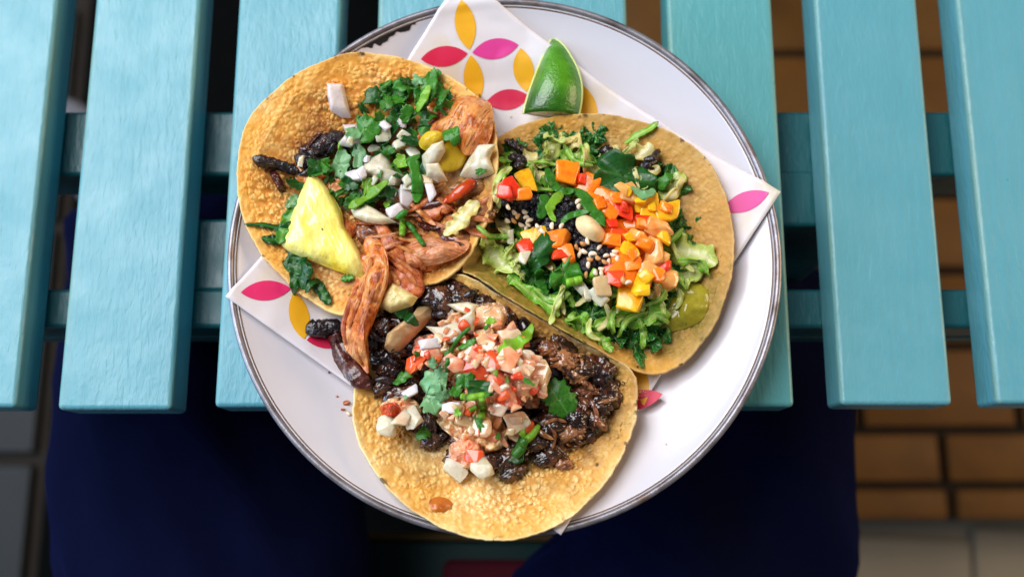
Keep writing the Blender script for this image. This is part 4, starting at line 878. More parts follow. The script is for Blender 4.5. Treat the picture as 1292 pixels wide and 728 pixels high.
# onions and tomato pulp
L_pulp = 'wet pink tomato salsa lump heaped on the black beans'
L_on3 = 'small cream onion dice in the tomato salsa'
for (poly, hgt, mt) in [
    ([(560, 400), (590, 388), (630, 384), (640, 405), (630, 430), (600, 436), (570, 425)], 0.012, 'mash'),
    ([(600, 420), (640, 412), (668, 430), (664, 455), (640, 470), (610, 462), (595, 440)], 0.012, 'tomato'),
    ([(565, 445), (600, 440), (625, 460), (620, 490), (590, 495), (562, 475)], 0.012, 'tomato'),
    ([(612, 455), (645, 460), (665, 485), (660, 508), (632, 512), (605, 490)], 0.013, 'tomato'),
    ([(525, 425), (555, 420), (570, 438), (560, 455), (535, 458), (520, 445)], 0.010, 'tomato'),
    ([(655, 465), (680, 455), (695, 475), (690, 500), (672, 515), (655, 505)], 0.011, 'mash'),
    ([(550, 505), (590, 505), (625, 520), (640, 545), (632, 566), (600, 570), (570, 550), (550, 530)], 0.012, 'mash'),
    ([(600, 440), (640, 432), (668, 455), (672, 490), (650, 512), (618, 505), (596, 470)], 0.015, 'tomato'),
    ([(540, 425), (575, 420), (600, 440), (590, 470), (556, 470), (536, 450)], 0.012, 'mash'),
    ([(480, 510), (500, 500), (524, 505), (530, 522), (510, 532), (485, 528)], 0.008, 'mash'),
    ([(566, 562), (588, 553), (606, 562), (610, 580), (592, 592), (572, 585)], 0.009, 'tomato'),
    ([(478, 512), (500, 508), (505, 522), (486, 528)], 0.007, 'tomato_red')]:
    pad('salsa_lump', poly, hgt, mt, near(np.mean(poly, 0), 'wet ' + {'mash': 'tan', 'tomato': 'pink', 'tomato_red': 'red'}[mt] + ' salsa pulp lump', A3), 'salsa', 'tomato salsa lumps', 2.6, 0.5, 330, q=70, nr=22, na=96)
for (x, y, w, h, r, mt) in [(528, 460, 32, 24, -20, 'tomato_red'), (600, 468, 34, 24, 20, 'tomato_red'), (620, 457, 26, 22, 40, 'tomato_red'), (641, 505, 28, 18, 0, 'tomato_red'), (598, 575, 22, 16, 10, 'tomato_red'), (583, 432, 18, 16, 0, 'tomato_red'), (545, 443, 26, 26, 10, 'tomato'), (592, 451, 26, 22, -30, 'tomato'), (617, 400, 34, 28, 15, 'mash'), (637, 488, 40, 24, 40, 'tomato'), (667, 488, 28, 24, 10, 'mash'), (681, 471, 26, 30, 20, 'mash'), (651, 545, 22, 22, 30, 'mash'), (606, 540, 28, 24, 0, 'mash'), (585, 530, 24, 20, 30, 'onion_tan'), (640, 455, 24, 30, 25, 'tomato'), (612, 425, 22, 20, 0, 'mash'), (575, 460, 20, 18, 0, 'tomato'), (668, 540, 14, 18, 0, 'tomato_red'), (558, 492, 14, 12, 0, 'beef_brown')]:
    drop('diced_tomato', s_chop(w * MM * 1.1, h * MM * 1.1, 0.6 * min(w, h) * MM, 18, 0.14), mt, x, y, r, near((x, y), 'soft ' + {'mash': 'peach', 'tomato': 'pink', 'tomato_red': 'red', 'onion_tan': 'tan', 'beef_brown': 'brown'}[mt] + ' diced tomato piece', A3), 'tomato', 'diced tomato in the salsa', (rng.normal(0, .2), rng.normal(0, .2)), q=82)
pad('onion_slice', [(485, 437), (489, 422), (504, 409), (519, 398), (527, 387), (543, 384), (545, 396), (531, 412), (516, 428), (503, 441), (491, 444)], 0.0065, 'onion_tan', 'long curved tan onion slice lying on the black beans', 'onion', None, 3.2, 0.14, 170, sharp=True, fibre=0.10, axis=(0.75, -0.66), nr=20, na=90)
pad('onion_slice', [(535, 407), (556, 410), (577, 404), (585, 414), (580, 432), (566, 434), (552, 424)], 0.004, 'onion', 'wide translucent onion petal at the top of the salsa', 'onion', None, 5, 0.1, 200, sharp=True, lift=0.002)
pad('onion_slice', [(563, 382), (590, 379), (604, 384), (598, 398), (586, 396), (574, 390)], 0.004, 'onion', 'pale pointed onion slice beside the tortilla edge', 'onion', None, 5, 0.1, 200, sharp=True, lift=0.002)
pad('onion_slice', [(578, 402), (597, 391), (601, 404), (596, 420), (582, 416)], 0.004, 'onion', 'pale greenish onion slice leaning on the salsa', 'onion', None, 5, 0.1, 200, sharp=True, lift=0.003)
for (x, y, w, h, r, mt) in [(642, 422, 27, 20, -8, 'onion_pink'), (542, 433, 26, 12, -8, 'onion_lilac'), (653, 529, 25, 21, -20, 'onion_pink'), (659, 468, 22, 20, 20, 'onion_pink'), (489, 537, 25, 25, 8, 'onion'), (520, 527, 22, 30, -25, 'onion'), (505, 526, 22, 20, 0, 'onion_pink'), (574, 592, 30, 21, 35, 'onion'), (608, 592, 24, 24, -28, 'onion'), (655, 470, 16, 18, 0, 'onion_pink'), (516, 494, 20, 12, -35, 'onion_lilac'), (617, 438, 16, 14, 10, 'onion_pink'), (570, 515, 22, 14, 0, 'onion_lilac'), (632, 520, 16, 14, 20, 'onion_pink'), (665, 450, 16, 14, 30, 'onion_pink'), (600, 490, 14, 12, 30, 'onion_pink')]:
    dice(x, y, w, h, r, mt, near((x, y), {'onion': 'cream', 'onion_lilac': 'lilac', 'onion_tan': 'tan', 'onion_pink': 'pinkish'}[mt] + ' onion dice in salsa', A3), 'onion', 'onion dice in the tomato salsa')
# juicy crumbs of the salsa
for (x, y) in scatter([(525, 425), (560, 400), (630, 385), (665, 425), (695, 470), (690, 510), (640, 560), (590, 560), (545, 520), (515, 465)], 95, 9.5):
    mt = ['mash', 'tomato', 'tomato', 'onion_pink', 'tomato_red', 'mash', 'tomato'][int(rng.integers(7))]; w = rng.uniform(8, 18)
    drop('salsa_crumb', s_chop(w * MM, w * rng.uniform(.5, .95) * MM, w * 0.5 * MM), mt, x, y, rng.uniform(0, 180), near((x, y), 'small ' + {'mash': 'peach', 'tomato': 'pink', 'tomato_red': 'red', 'onion_pink': 'cream'}[mt] + ' salsa crumb', A3), 'salsa', 'salsa crumbs', (rng.normal(0, .3), rng.normal(0, .3)), q=66)
# cilantro on the salsa
L_c3 = 'small chopped cilantro leaf scattered over the tomato salsa'
gc3 = 'cilantro scattered on the salsa'
for (x, y, s, mt) in [(506, 476, 32, 'cilantro'), (556, 478, 44, 'cilantro_pale'), (543, 503, 38, 'cilantro_pale'), (587, 476, 32, 'cilantro'), (606, 488, 36, 'cilantro_dark'), (603, 533, 28, 'cilantro'), (620, 406, 15, 'cilantro_lime'), (667, 482, 16, 'cilantro'), (650, 568, 36, 'cilantro_dark'), (592, 435, 26, 'cilantro'), (535, 544, 20, 'cilantro'), (528, 446, 12, 'cilantro'), (566, 445, 14, 'cilantro'), (613, 497, 16, 'cilantro'), (576, 492, 24, 'cilantro'), (512, 503, 10, 'cilantro_pale'), (560, 500, 20, 'cilantro_pale'), (614, 414, 10, 'cilantro'), (625, 470, 9, 'cilantro_lime'), (640, 480, 8, 'cilantro'), (578, 520, 10, 'cilantro_lime'), (628, 550, 12, 'cilantro'), (660, 548, 18, 'cilantro_lime'), (545, 460, 14, 'cilantro_pale')]:
    leaf(x, y, s * 0.86, mt, near((x, y), TONE[mt] + ' chopped cilantro leaf', A3), gc3, wid=rng.choice([0.5, 0.7, 1.0]), cut=rng.uniform(0.1, 0.5))
leaf(704, 503, 40, 'cilantro', 'bright frilly cilantro leaf resting on dark beef', None, rot=-35, lobes=2, teeth=13, cut=0.75, tilt=(0.1, 0.1))
ribbon('celery_leaf', [(628, 442, 10), (642, 438, 20), (656, 431, 18), (668, 418, 10), (671, 408, 4)], 'cilantro_lime', 'bright lime green herb strip curling over the salsa', 'herb', None, 0.25, 2, 0.002, stand=0.3, rib=False)
ribbon('green_onion_strip', [(492, 384, 10), (506, 393, 15), (518, 402, 12), (528, 411, 5)], 'cilantro_dark', 'dark green leaf strip across the tan onion slice', 'herb', None, 0.2, 2, 0.002, rib=False)
for path, mt in [([(581, 500, 9), (596, 501, 9), (612, 498, 8)], 'cilantro_lime'), ([(608, 502, 9), (609, 515, 10), (607, 528, 9)], 'cilantro_lime'), ([(564, 470, 7), (566, 450, 6), (578, 428, 5), (594, 412, 5)], 'cilantro'), ([(592, 518, 6), (602, 512, 6)], 'cilantro_lime'), ([(660, 558, 9), (672, 548, 9), (680, 536, 6)], 'cilantro_lime'), ([(648, 576, 12), (657, 566, 13), (663, 553, 10)], 'cilantro')]:
    strip('cilantro_cutting', path, mt, near(path[1], 'thin cut piece of ' + TONE[mt] + ' cilantro stalk', A3), 'cilantro', 'cilantro stalk pieces on the salsa', 0.9, 0.001, 0.05, lump=0.08, n=30, sides=10, taper=0.1)
pad('tomato_peel', [(541, 634), (549, 627), (562, 628), (570, 635), (563, 644), (548, 645)], 0.0022, 'peel', 'dried orange scrap of tomato stuck to bare tortilla', 'tomato', None, 3, 0.25, 300)

# ================================================================== RIGHT TACO: savoy cabbage, peppers, black crust
pad('green_sauce', [(808, 400), (825, 380), (850, 362), (872, 355), (892, 365), (893, 390), (880, 408), (855, 416), (828, 418)], 0.0065, 'verde', 'pool of olive green sauce at the side of the cabbage', 'sauce', None, 2.4, 0.18, 140, q=60)
kl = 'dark crinkled savoy cabbage piece'; gk = 'dark savoy cabbage pieces'
POLY2 = [(640, 195), (700, 165), (780, 175), (850, 230), (865, 290), (870, 340), (830, 420), (770, 430), (700, 390), (640, 345), (615, 300), (620, 240)]
for (x, y) in scatter(POLY2, 22, 34):
    drop('savoy_piece', s_kale(rng.uniform(56, 76) * MM, 0.22, int(rng.integers(4, 7))), 'kale', x, y, rng.uniform(0, 360), near((x, y), kl, A2), 'cabbage', gk, (rng.normal(0, .15), rng.normal(0, .15)), q=55)
for (x, y) in scatter([(660, 200), (780, 190), (840, 260), (840, 340), (780, 400), (690, 360), (640, 280)], 14, 34):
    drop('savoy_piece', s_kale(rng.uniform(40, 56) * MM, 0.25, int(rng.integers(4, 7))), 'cabbage_green' if rng.random() < .4 else 'kale', x, y, rng.uniform(0, 360), near((x, y), kl, A2), 'cabbage', gk, (rng.normal(0, .15), rng.normal(0, .15)), q=60)
for (x, y, s, w) in [(696, 170, 34, 1), (749, 170, 32, .9), (743, 184, 30, 1), (847, 286, 46, .8), (705, 362, 58, 1), (690, 348, 52, .9), (722, 385, 50, 1), (796, 424, 70, 1), (770, 418, 50, .9), (745, 398, 44, 1), (806, 412, 48, 1), (670, 352, 48, .8), (820, 388, 34, 1), (655, 212, 34, 1)]:
    drop('savoy_piece', s_kale(s * MM * 1.15, 0.30, 7, wid=w), 'kale', x, y, rng.uniform(0, 360), near((x, y), kl, A2), 'cabbage', gk, (rng.normal(0, .2), rng.normal(0, .2)), q=72)
lr = 'pale crinkled savoy cabbage ribbon in the pepper taco'; grb = 'pale savoy cabbage ribbons'
for path, mt, st, rf in [
    ([(609, 298, 16), (618, 316, 26), (632, 332, 30), (648, 342, 20)], 'cabbage', 0.1, 0.6),
    ([(640, 348, 12), (664, 366, 16), (690, 384, 18), (706, 398, 14)], 'cabbage_green', 0.2, 0.4),
    ([(628, 232, 14), (634, 214, 16), (646, 196, 12), (650, 184, 8)], 'cabbage_green', 0.4, 0.5),
    ([(660, 188, 14), (668, 204, 22), (676, 222, 20), (682, 236, 12)], 'cabbage_yellow', 0.3, 0.5),
    ([(690, 178, 14), (698, 192, 18), (690, 204, 16), (680, 212, 12)], 'cabbage', 0.5, 0.6),
    ([(706, 176, 16), (722, 180, 24), (734, 190, 20), (730, 200, 12)], 'cabbage_yellow', 0.4, 0.6),
    ([(708, 204, 14), (724, 196, 20), (742, 200, 18), (748, 212, 12)], 'cabbage_green', 0.4, 0.6),
    ([(775, 184, 14), (784, 196, 24), (800, 200, 26), (816, 190, 20), (818, 180, 12)], 'cabbage_yellow', 0.35, 0.5),
    ([(788, 182, 6), (802, 172, 9), (818, 164, 10), (830, 154, 7)], 'cilantro_lime', 0.3, 0.2),
    ([(836, 252, 14), (846, 240, 24), (855, 228, 20), (852, 218, 10)], 'cabbage', 0.35, 0.5),
    ([(818, 244, 8), (830, 236, 14), (844, 228, 10)], 'cilantro', 0.3, 0.3),
    ([(840, 310, 20), (860, 316, 34), (882, 322, 34), (904, 334, 18)], 'cabbage', 0.15, 0.4),
    ([(838, 362, 18), (856, 354, 30), (872, 344, 28), (878, 332, 14)], 'cabbage', 0.2, 0.5),
    ([(716, 400, 18), (732, 408, 28), (748, 416, 24), (758, 424, 14)], 'cabbage_green', 0.15, 0.5),
    ([(748, 414, 12), (772, 404, 20), (798, 402, 22), (824, 398, 24), (846, 396, 12)], 'cabbage_green', 0.15, 0.5),
    ([(750, 422, 8), (762, 432, 14), (772, 444, 8)], 'cabbage_green', 0.2, 0.5),
    ([(806, 400, 6), (812, 420, 8), (810, 440, 6)], 'cabbage_green', 0.2, 0.3),
    ([(818, 376, 12), (832, 368, 18), (842, 374, 12)], 'cabbage', 0.3, 0.5),
    ([(626, 276, 10), (636, 290, 16), (640, 306, 14)], 'cabbage_yellow', 0.3, 0.5),
    ([(640, 312, 12), (648, 324, 18), (652, 336, 12)], 'cabbage', 0.3, 0.5),
    ([(622, 248, 12), (634, 252, 22), (642, 262, 14)], 'cabbage_yellow', 0.1, 0.4),
    ([(684, 222, 10), (692, 234, 14), (706, 242, 10)], 'cabbage_green', 0.4, 0.4),
    ([(756, 196, 10), (764, 206, 14), (764, 220, 10)], 'cabbage_yellow', 0.3, 0.4),
    ([(800, 214, 10), (820, 218, 12), (832, 210, 8)], 'cabbage_yellow', 0.3, 0.4),
    ([(700, 356, 8), (716, 372, 10), (724, 388, 6)], 'cabbage_green', 0.3, 0.3)]:
    ribbon('savoy_ribbon', path, mt, near(path[1], 'pale crinkled savoy cabbage ribbon', A2), 'cabbage', grb, rf * 1.5, rng.uniform(1.2, 2.4), 0.0015, stand=st + rng.normal(0, .15), q=80, n=70, m_=13)
for (x, y) in scatter([(640, 195), (700, 172), (780, 178), (850, 235), (858, 300), (885, 330), (860, 370), (830, 412), (770, 425), (715, 405), (660, 350), (622, 310), (625, 240)], 66, 17):
    a_ = rng.uniform(0, 6.28); L = rng.uniform(14, 28); k = rng.normal(0, 7); w = rng.uniform(6, 13); mt = ['cabbage', 'cabbage', 'cabbage_yellow', 'cabbage_green', 'cabbage_green'][int(rng.integers(5))]
    c_, s_ = math.cos(a_), math.sin(a_)
    ribbon('savoy_shred', [(x - c_ * L, y - s_ * L, w * .7), (x - s_ * k, y + c_ * k, w), (x + c_ * L, y + s_ * L, w * .6)], mt, near((x, y), {'cabbage': 'pale green', 'cabbage_yellow': 'pale yellow', 'cabbage_green': 'bright green'}[mt] + ' shredded savoy strand', A2), 'cabbage', 'shredded savoy strands', rng.uniform(.5, 1.0), rng.uniform(1, 2.2), 0.0015, n=34, m_=7, stand=rng.normal(0, .6), q=82)
# black crusted chunks under the seeds
lc = 'black granular crusted chunk speckled with sesame in the pepper taco'; gcr = 'black crusted chunks'
for (x, y, w, h, r) in [(655, 262, 46, 38, 0), (682, 264, 46, 38, 20), (706, 270, 44, 42, 0), (726, 288, 40, 40, 0), (742, 306, 42, 34, 30), (760, 318, 46, 34, 20), (764, 334, 34, 26, 0), (704, 286, 40, 24, 0), (740, 262, 36, 30, 0), (744, 334, 26, 22, 0)]:
    drop('black_crust', s_blob(w * MM, h * MM, 0.55 * min(w, h) * MM, 0.22, 2.6, ridge=0.3), 'crust', x, y, r, near((x, y), 'black granular crusted chunk', A2), 'crust', gcr, q=75)
for path in [[(636, 176, 6), (648, 184, 12), (660, 190, 9)], [(644, 196, 10), (654, 202, 16), (664, 200, 8)], [(650, 210, 10), (660, 206, 13)], [(762, 184, 10), (769, 196, 16), (774, 208, 9)], [(806, 212, 8), (820, 206, 15), (830, 192, 8)], [(812, 200, 6), (824, 200, 9), (832, 188, 5)]]:
    strip('crust_scrap', path, 'char', near(path[1], 'irregular black scorched scrap', A2), 'crust', 'black scorched scraps', 0.6, 0.001, 0.5, 34, 16, 0.5, grain=0.35)
# dark grains that make the crust granular
for (x, y) in scatter([(632, 252), (660, 244), (720, 250), (748, 290), (780, 312), (774, 342), (736, 330), (712, 300), (670, 280), (640, 278)], 60, 7.0):
    drop('crust_grain', s_blob(rng.uniform(7, 11) * MM, rng.uniform(6, 9) * MM, 6 * MM, 0.2, 2, fine=False), 'crust', x, y, rng.uniform(0, 180), 'tiny black grain on the crusted chunk', 'grain', 'black grains', q=70)
# peppers
lp = {'cube_orange': 'orange pepper dice', 'cube_yellow': 'yellow pepper dice', 'cube_red': 'red pepper dice', 'cube_pale': 'pale translucent orange pepper dice'}
gp = {'cube_orange': 'orange pepper dice', 'cube_yellow': 'yellow pepper dice', 'cube_red': 'red pepper dice', 'cube_pale': 'pale pepper dice'}
O, Y, R_, L_ = 'cube_orange', 'cube_yellow', 'cube_red', 'cube_pale'
for (x, y, w, h, r, mt) in [
    # bed
    (770, 262, 30, 26, 10, O), (795, 275, 30, 28, 40, O), (780, 290, 30, 26, 0, O), (810, 290, 30, 28, 20, L_), (800, 310, 30, 28, 60, O), (785, 325, 28, 26, 0, O), (815, 325, 28, 26, 30, O), (800, 345, 30, 28, 10, O), (780, 345, 26, 24, 50, R_), (822, 300, 28, 26, 0, L_), (752, 246, 24, 26, 20, O), (690, 316, 40, 20, 0, O), (830, 330, 26, 24, 0, L_), (802, 262, 24, 22, 0, Y), (822, 275, 26, 22, 0, Y),
    # top
    (716, 219, 22, 28, 6, O), (742, 237, 24, 28, 28, O), (734, 226, 10, 14, 0, R_), (664, 229, 20, 30, -14, Y), (645, 238, 20, 24, -25, R_), (637, 243, 16, 18, 0, R_), (660, 245, 16, 14, 0, O), (764, 252, 30, 26, 25, O), (750, 256, 18, 22, 0, O), (786, 264, 20, 20, 20, R_), (779, 250, 18, 14, 0, O), (815, 257, 24, 24, -10, Y), (842, 264, 30, 22, -12, Y), (798, 243, 26, 22, 10, L_), (808, 252, 14, 14, 0, Y), (789, 286, 32, 16, -8, O), (779, 303, 21, 24, 10, R_), (803, 298, 22, 20, -20, L_), (812, 281, 16, 14, 0, R_), (830, 290, 32, 22, 30, L_), (826, 318, 20, 30, 10, L_), (794, 320, 22, 24, 15, Y), (675, 302, 28, 20, -6, Y), (702, 306, 26, 24, 5, O), (664, 313, 16, 20, -35, R_), (716, 323, 16, 22, -10, O), (789, 345, 30, 26, 25, O), (797, 376, 27, 28, 18, Y), (810, 360, 22, 26, 0, Y), (839, 352, 26, 24, 10, L_), (836, 340, 22, 10, -28, R_), (817, 345, 20, 24, 15, L_), (776, 352, 20, 20, 0, R_), (770, 268, 20, 18, 40, O), (824, 262, 12, 12, 0, Y), (752, 268, 14, 18, 0, O), (800, 334, 16, 16, 0, O), (706, 322, 18, 12, 0, R_)]:
    dice(x, y, w * 1.12, h * 1.12, r, mt, near((x, y), lp[mt], A2), 'pepper', gp[mt], z=0.66 * min(w, h), name='diced_pepper', rough=0.14)
for (x, y) in scatter([(735, 235), (800, 240), (850, 262), (848, 330), (815, 385), (780, 365), (772, 300), (752, 262)], 13, 16):
    mt = [O, O, Y, L_, R_, O][int(rng.integers(6))]; w = rng.uniform(12, 20)
    dice(x, y, w, w * rng.uniform(.7, 1), rng.uniform(0, 90), mt, near((x, y), 'small ' + lp[mt], A2), 'pepper', gp[mt], z=0.6 * w, name='diced_pepper', rough=0.14)
for (x, y, w, h, r, mt) in [(758, 360, 20, 26, -15, 'onion_tan'), (733, 362, 16, 22, -35, 'onion'), (754, 380, 14, 20, -45, 'onion'), (644, 300, 9, 22, 0, 'onion'), (660, 326, 12, 16, 20, 'onion'), (742, 372, 10, 14, 0, 'onion'), (771, 232, 12, 16, 20, 'onion_tan'), (783, 240, 14, 18, -20, 'cube_pale')]:
    if mt == 'cube_pale': dice(x, y, w, h, r, mt, near((x, y), lp[mt], A2), 'pepper', gp[mt], name='diced_pepper')
    else: dice(x, y, w, h, r, mt, 'small onion dice tucked among the cabbage and peppers', 'onion', 'onion dice in the pepper taco')
pad('peeled_nut', [(727, 280), (731, 266), (741, 264), (754, 272), (764, 286), (765, 298), (755, 304), (741, 300), (731, 291)], 0.011, 'almond', 'smooth beige oval nut on the black crust', 'nut', None, 2.2, 0.02, 80, q=80)
# leaves of the right taco
lg = 'green cilantro strip on the pepper taco'; gg = 'cilantro strips on the pepper taco'
leaf(786, 222, 74, 'cilantro_dark', 'broad dark cilantro leaf above the diced peppers', None, rot=104, lobes=3, teeth=11, cut=0.8, tilt=(-0.1, 0.15), bend=0.25, wid=0.66, ruffle=0.14)
leaf(676, 328, 44, 'cilantro_dark', 'dark green leaf folded beside the yellow pepper dice', None, rot=40, lobes=2, teeth=7, cut=0.3, tilt=(0.3, 0.2), ruffle=0.2, wid=0.7)
leaf(712, 345, 46, 'cilantro', 'glossy green leaf lying above the dark savoy cabbage', None, rot=-20, lobes=3, teeth=8, cut=0.3, tilt=(0.3, 0.1), ruffle=0.2, wid=0.8)
for path, mt in [([(688, 246, 16), (686, 260, 14), (681, 276, 9)], 'cilantro'), ([(710, 244, 10), (697, 256, 13), (694, 268, 10), (701, 280, 4)], 'cilantro_lime'), ([(716, 242, 10), (732, 244, 14), (744, 260, 16), (756, 276, 14), (763, 286, 4)], 'cilantro'), ([(708, 282, 5), (718, 273, 9), (732, 269, 8), (744, 266, 5)], 'cilantro'), ([(690, 212, 10), (696, 228, 14), (706, 240, 12), (724, 242, 10)], 'cilantro'), ([(796, 236, 6), (812, 246, 12), (826, 240, 10)], 'cilantro_pale'), ([(834, 240, 8), (838, 228, 14), (848, 220, 8)], 'cilantro'), ([(680, 340, 12), (682, 356, 14), (690, 372, 8)], 'cilantro')]:
    ribbon('cilantro_strip', path, mt, near(path[1], TONE[mt] + ' cilantro strip', A2), 'cilantro', gg, 0.2, 2, 0.0022, n=36, m_=7, stand=0.2, q=88, rib=False)
for path in [[(714, 357, 11), (724, 355, 11), (735, 352, 10)], [(743, 355, 9), (748, 347, 9), (752, 339, 8)]]:
    strip('chive_piece', path, 'cilantro_lime', 'short bright green chive piece in the pepper taco', 'chive', 'chive pieces in the pepper taco', 0.9, 0.0015, 0.03, lump=0.03, n=30, sides=12, taper=0.1, q=85)
# sesame
for (x, y) in [(649, 269), (641, 271), (640, 279), (648, 277), (662, 268), (664, 274), (658, 282), (664, 288), (666, 283), (672, 291), (681, 289), (684, 292), (678, 286), (696, 285), (708, 285), (729, 254), (730, 262), (732, 317), (737, 318), (731, 321), (745, 321), (748, 320), (742, 334), (739, 347), (759, 340), (758, 346), (754, 326), (774, 322), (779, 326), (776, 318), (768, 330), (763, 331), (786, 354), (792, 357), (736, 308), (740, 307), (727, 312), (653, 273), (668, 278), (756, 312), (765, 322), (751, 344), (744, 328)]:
    tst = rng.random() < 0.3
    drop('sesame_seed', s_bean(rng.uniform(8.5, 10.5) * MM, rng.uniform(5, 6.2) * MM), 'sesame_toast' if tst else 'sesame', x, y, rng.uniform(0, 180), 'tan toasted sesame seed on the black crust' if tst else 'pale sesame seed on the black crust', 'seed', 'toasted sesame seeds' if tst else 'pale sesame seeds', q=80)

# ================================================================== LEFT TACO: chicken, cilantro, onion, pineapple
lch = {'chicken': 'orange brown chicken shred under the cilantro', 'chicken_red': 'spicy red brown chicken shred under the cilantro', 'beef_brown': 'brown chicken morsel half hidden in the pineapple taco'}
POLY1 = [(385, 215), (430, 170), (520, 140), (600, 150), (605, 250), (590, 300), (540, 330), (470, 345), (420, 310), (395, 260)]
for (x, y) in scatter(POLY1, 20, 34):
    mt = ['chicken', 'chicken_red', 'beef_brown'][int(rng.integers(3))]
    drop('chicken_morsel', s_blob(rng.uniform(40, 58) * MM, rng.uniform(24, 34) * MM, 18 * MM, 0.3, 2.2, ridge=0.4), mt, x, y, rng.uniform(-40, 40), lch[mt], 'chicken', 'chicken shreds ' + mt, q=60)
# charred bits
strip('charred_strip', [(318, 199, 9), (332, 204, 14), (350, 208, 12), (364, 213, 13), (378, 217, 8)], 'char', 'thin black charred meat strip on bare tortilla', 'meat', None, 0.8, 0.0005, 0.4, lump=0.4, grain=0.3)
strip('charred_strip', [(378, 212, 22), (388, 195, 26), (404, 184, 26), (420, 176, 26), (432, 166, 16)], 'char', 'thick black charred meat piece beside the lilac onion', 'meat', None, 0.55, 0, 0.35, lump=0.4, grain=0.3)
pad('meat_scrap', [(340, 218), (347, 215), (354, 224), (358, 236), (352, 241), (346, 232)], 0.0035, 'char_maroon', 'small reddish meat scrap left of the pineapple', 'meat', None, 2.5, 0.4, 320)
# big chicken pieces
pad('chicken_chunk', [(522, 161), (539, 147), (559, 136), (570, 116), (589, 113), (608, 122), (620, 133), (621, 167), (611, 188), (588, 194), (575, 182), (547, 171)], 0.014, 'chicken', 'largest orange chicken chunk at the edge of the tortilla', 'chicken', None, 2.6, 0.12, 150, nr=26, na=110, fibre=0.12, axis=(0.5, -0.87))
strip('chicken_strip', [(523, 275, 20), (540, 266, 30), (560, 262, 26), (566, 270, 14)], 'chicken_red', 'dark orange chicken flake under the white onion stick', 'chicken', None, 0.55, 0, 0.4, 44, 24, 0.3)
pad('chicken_slice', [(501, 312), (520, 297), (547, 295), (570, 302), (590, 304), (588, 318), (560, 331), (512, 334), (500, 324)], 0.010, 'chicken_pink', 'smooth pink chicken slice by the tortilla edge', 'chicken', None, 2.8, 0.16, 170, nr=22, na=100, fibre=0.06, axis=(1, 0.1))
strip('chicken_strip', [(474, 276, 8), (482, 288, 16), (490, 304, 20), (500, 322, 20), (510, 332, 12)], 'chicken_red', 'narrow fiery orange chicken strip pointing at the onion', 'chicken', None, 0.6, 0.001, 0.3, 44, 22, 0.25)
strip('chicken_strip', [(462, 300, 18), (472, 310, 28), (478, 322, 30), (474, 340, 26)], 'chicken', 'brown chicken flake right of the pineapple wedge', 'chicken', None, 0.5, 0, 0.4, 44, 24, 0.3)
strip('chicken_strip', [(496, 338, 30), (510, 350, 40), (524, 362, 30), (536, 366, 16)], 'chicken_red', 'dark red chicken lump above the pale cream scrap', 'chicken', None, 0.5, 0, 0.35, 44, 26, 0.3)
pad('pineapple_scrap', [(494, 354), (512, 364), (527, 375), (520, 385), (492, 393), (476, 384), (484, 368)], 0.008, 'cream', 'pale cream wedge-shaped scrap between the chicken and the beans', 'pineapple', None, 5, 0.12, 200, sharp=True)
AC = {**A1, 'the pink chicken slice': (545, 313), 'the red chili slice': (580, 243), 'the long chicken strip': (465, 370)}
LC = {'chicken': 'orange torn chicken shred', 'chicken_red': 'red brown torn chicken shred', 'char_maroon': 'scorched maroon chicken shred', 'chicken_pink': 'pink torn chicken shred'}
shreds('chicken_shred', [(470, 262), (520, 250), (600, 258), (598, 296), (560, 300), (520, 345), (484, 350), (470, 320)], 30, 12, (4, 9), (28, 58), (-35, 55), ['chicken', 'chicken_red', 'chicken_red', 'char_maroon', 'chicken_pink'], LC, 'chicken', 'torn chicken shreds', AC, thick=0.55, lump=0.4, ridge=0.5, n=34, sides=14)
shreds('chicken_shred', [(524, 158), (560, 132), (600, 125), (612, 170), (585, 182), (545, 168)], 12, 11, (3, 7), (24, 50), (-75, -25), ['chicken', 'chicken', 'chicken_red'], LC, 'chicken', 'torn chicken shreds', AC, thick=0.5, lump=0.35, ridge=0.5, n=34, sides=12)
shreds('charred_shred', [(372, 205), (392, 178), (430, 165), (440, 180), (400, 212), (380, 222)], 9, 9, (4, 9), (16, 34), (-60, 10), ['char', 'char_maroon'], {'char': 'black scorched meat shred', 'char_maroon': 'maroon scorched meat shred'}, 'meat', 'scorched meat shreds', A1, thick=0.7, lump=0.5, ridge=0.5, n=24, sides=10)
strip('charred_strip', [(386, 410, 14), (398, 414, 22), (416, 412, 22), (432, 414, 18)], 'char', 'black charred knob hanging over the printed paper', 'meat', None, 0.8, 0.004, 0.5, 40, 22, 0.6, grain=0.1)
strip('charred_strip', [(424, 420, 14), (430, 440, 24), (442, 462, 26), (456, 478, 24), (468, 490, 12)], 'char_maroon', 'maroon charred strip below the long chicken strip', 'meat', None, 0.7, 0.002, 0.5, 50, 24, 0.5, grain=0.12)
pad('chicken_strip', [(473, 309), (486, 316), (491, 346), (483, 376), (470, 404), (461, 428), (463, 468), (451, 457), (430, 434), (427, 404), (438, 366), (447, 350), (461, 341), (464, 324)], 0.012, 'chicken', 'long ridged orange chicken strip bridging two tacos', 'chicken', None, 2.2, 0.2, 200, nr=26, na=130, fibre=0.16, axis=(-0.32, 0.95), lift=0.001, q=82)
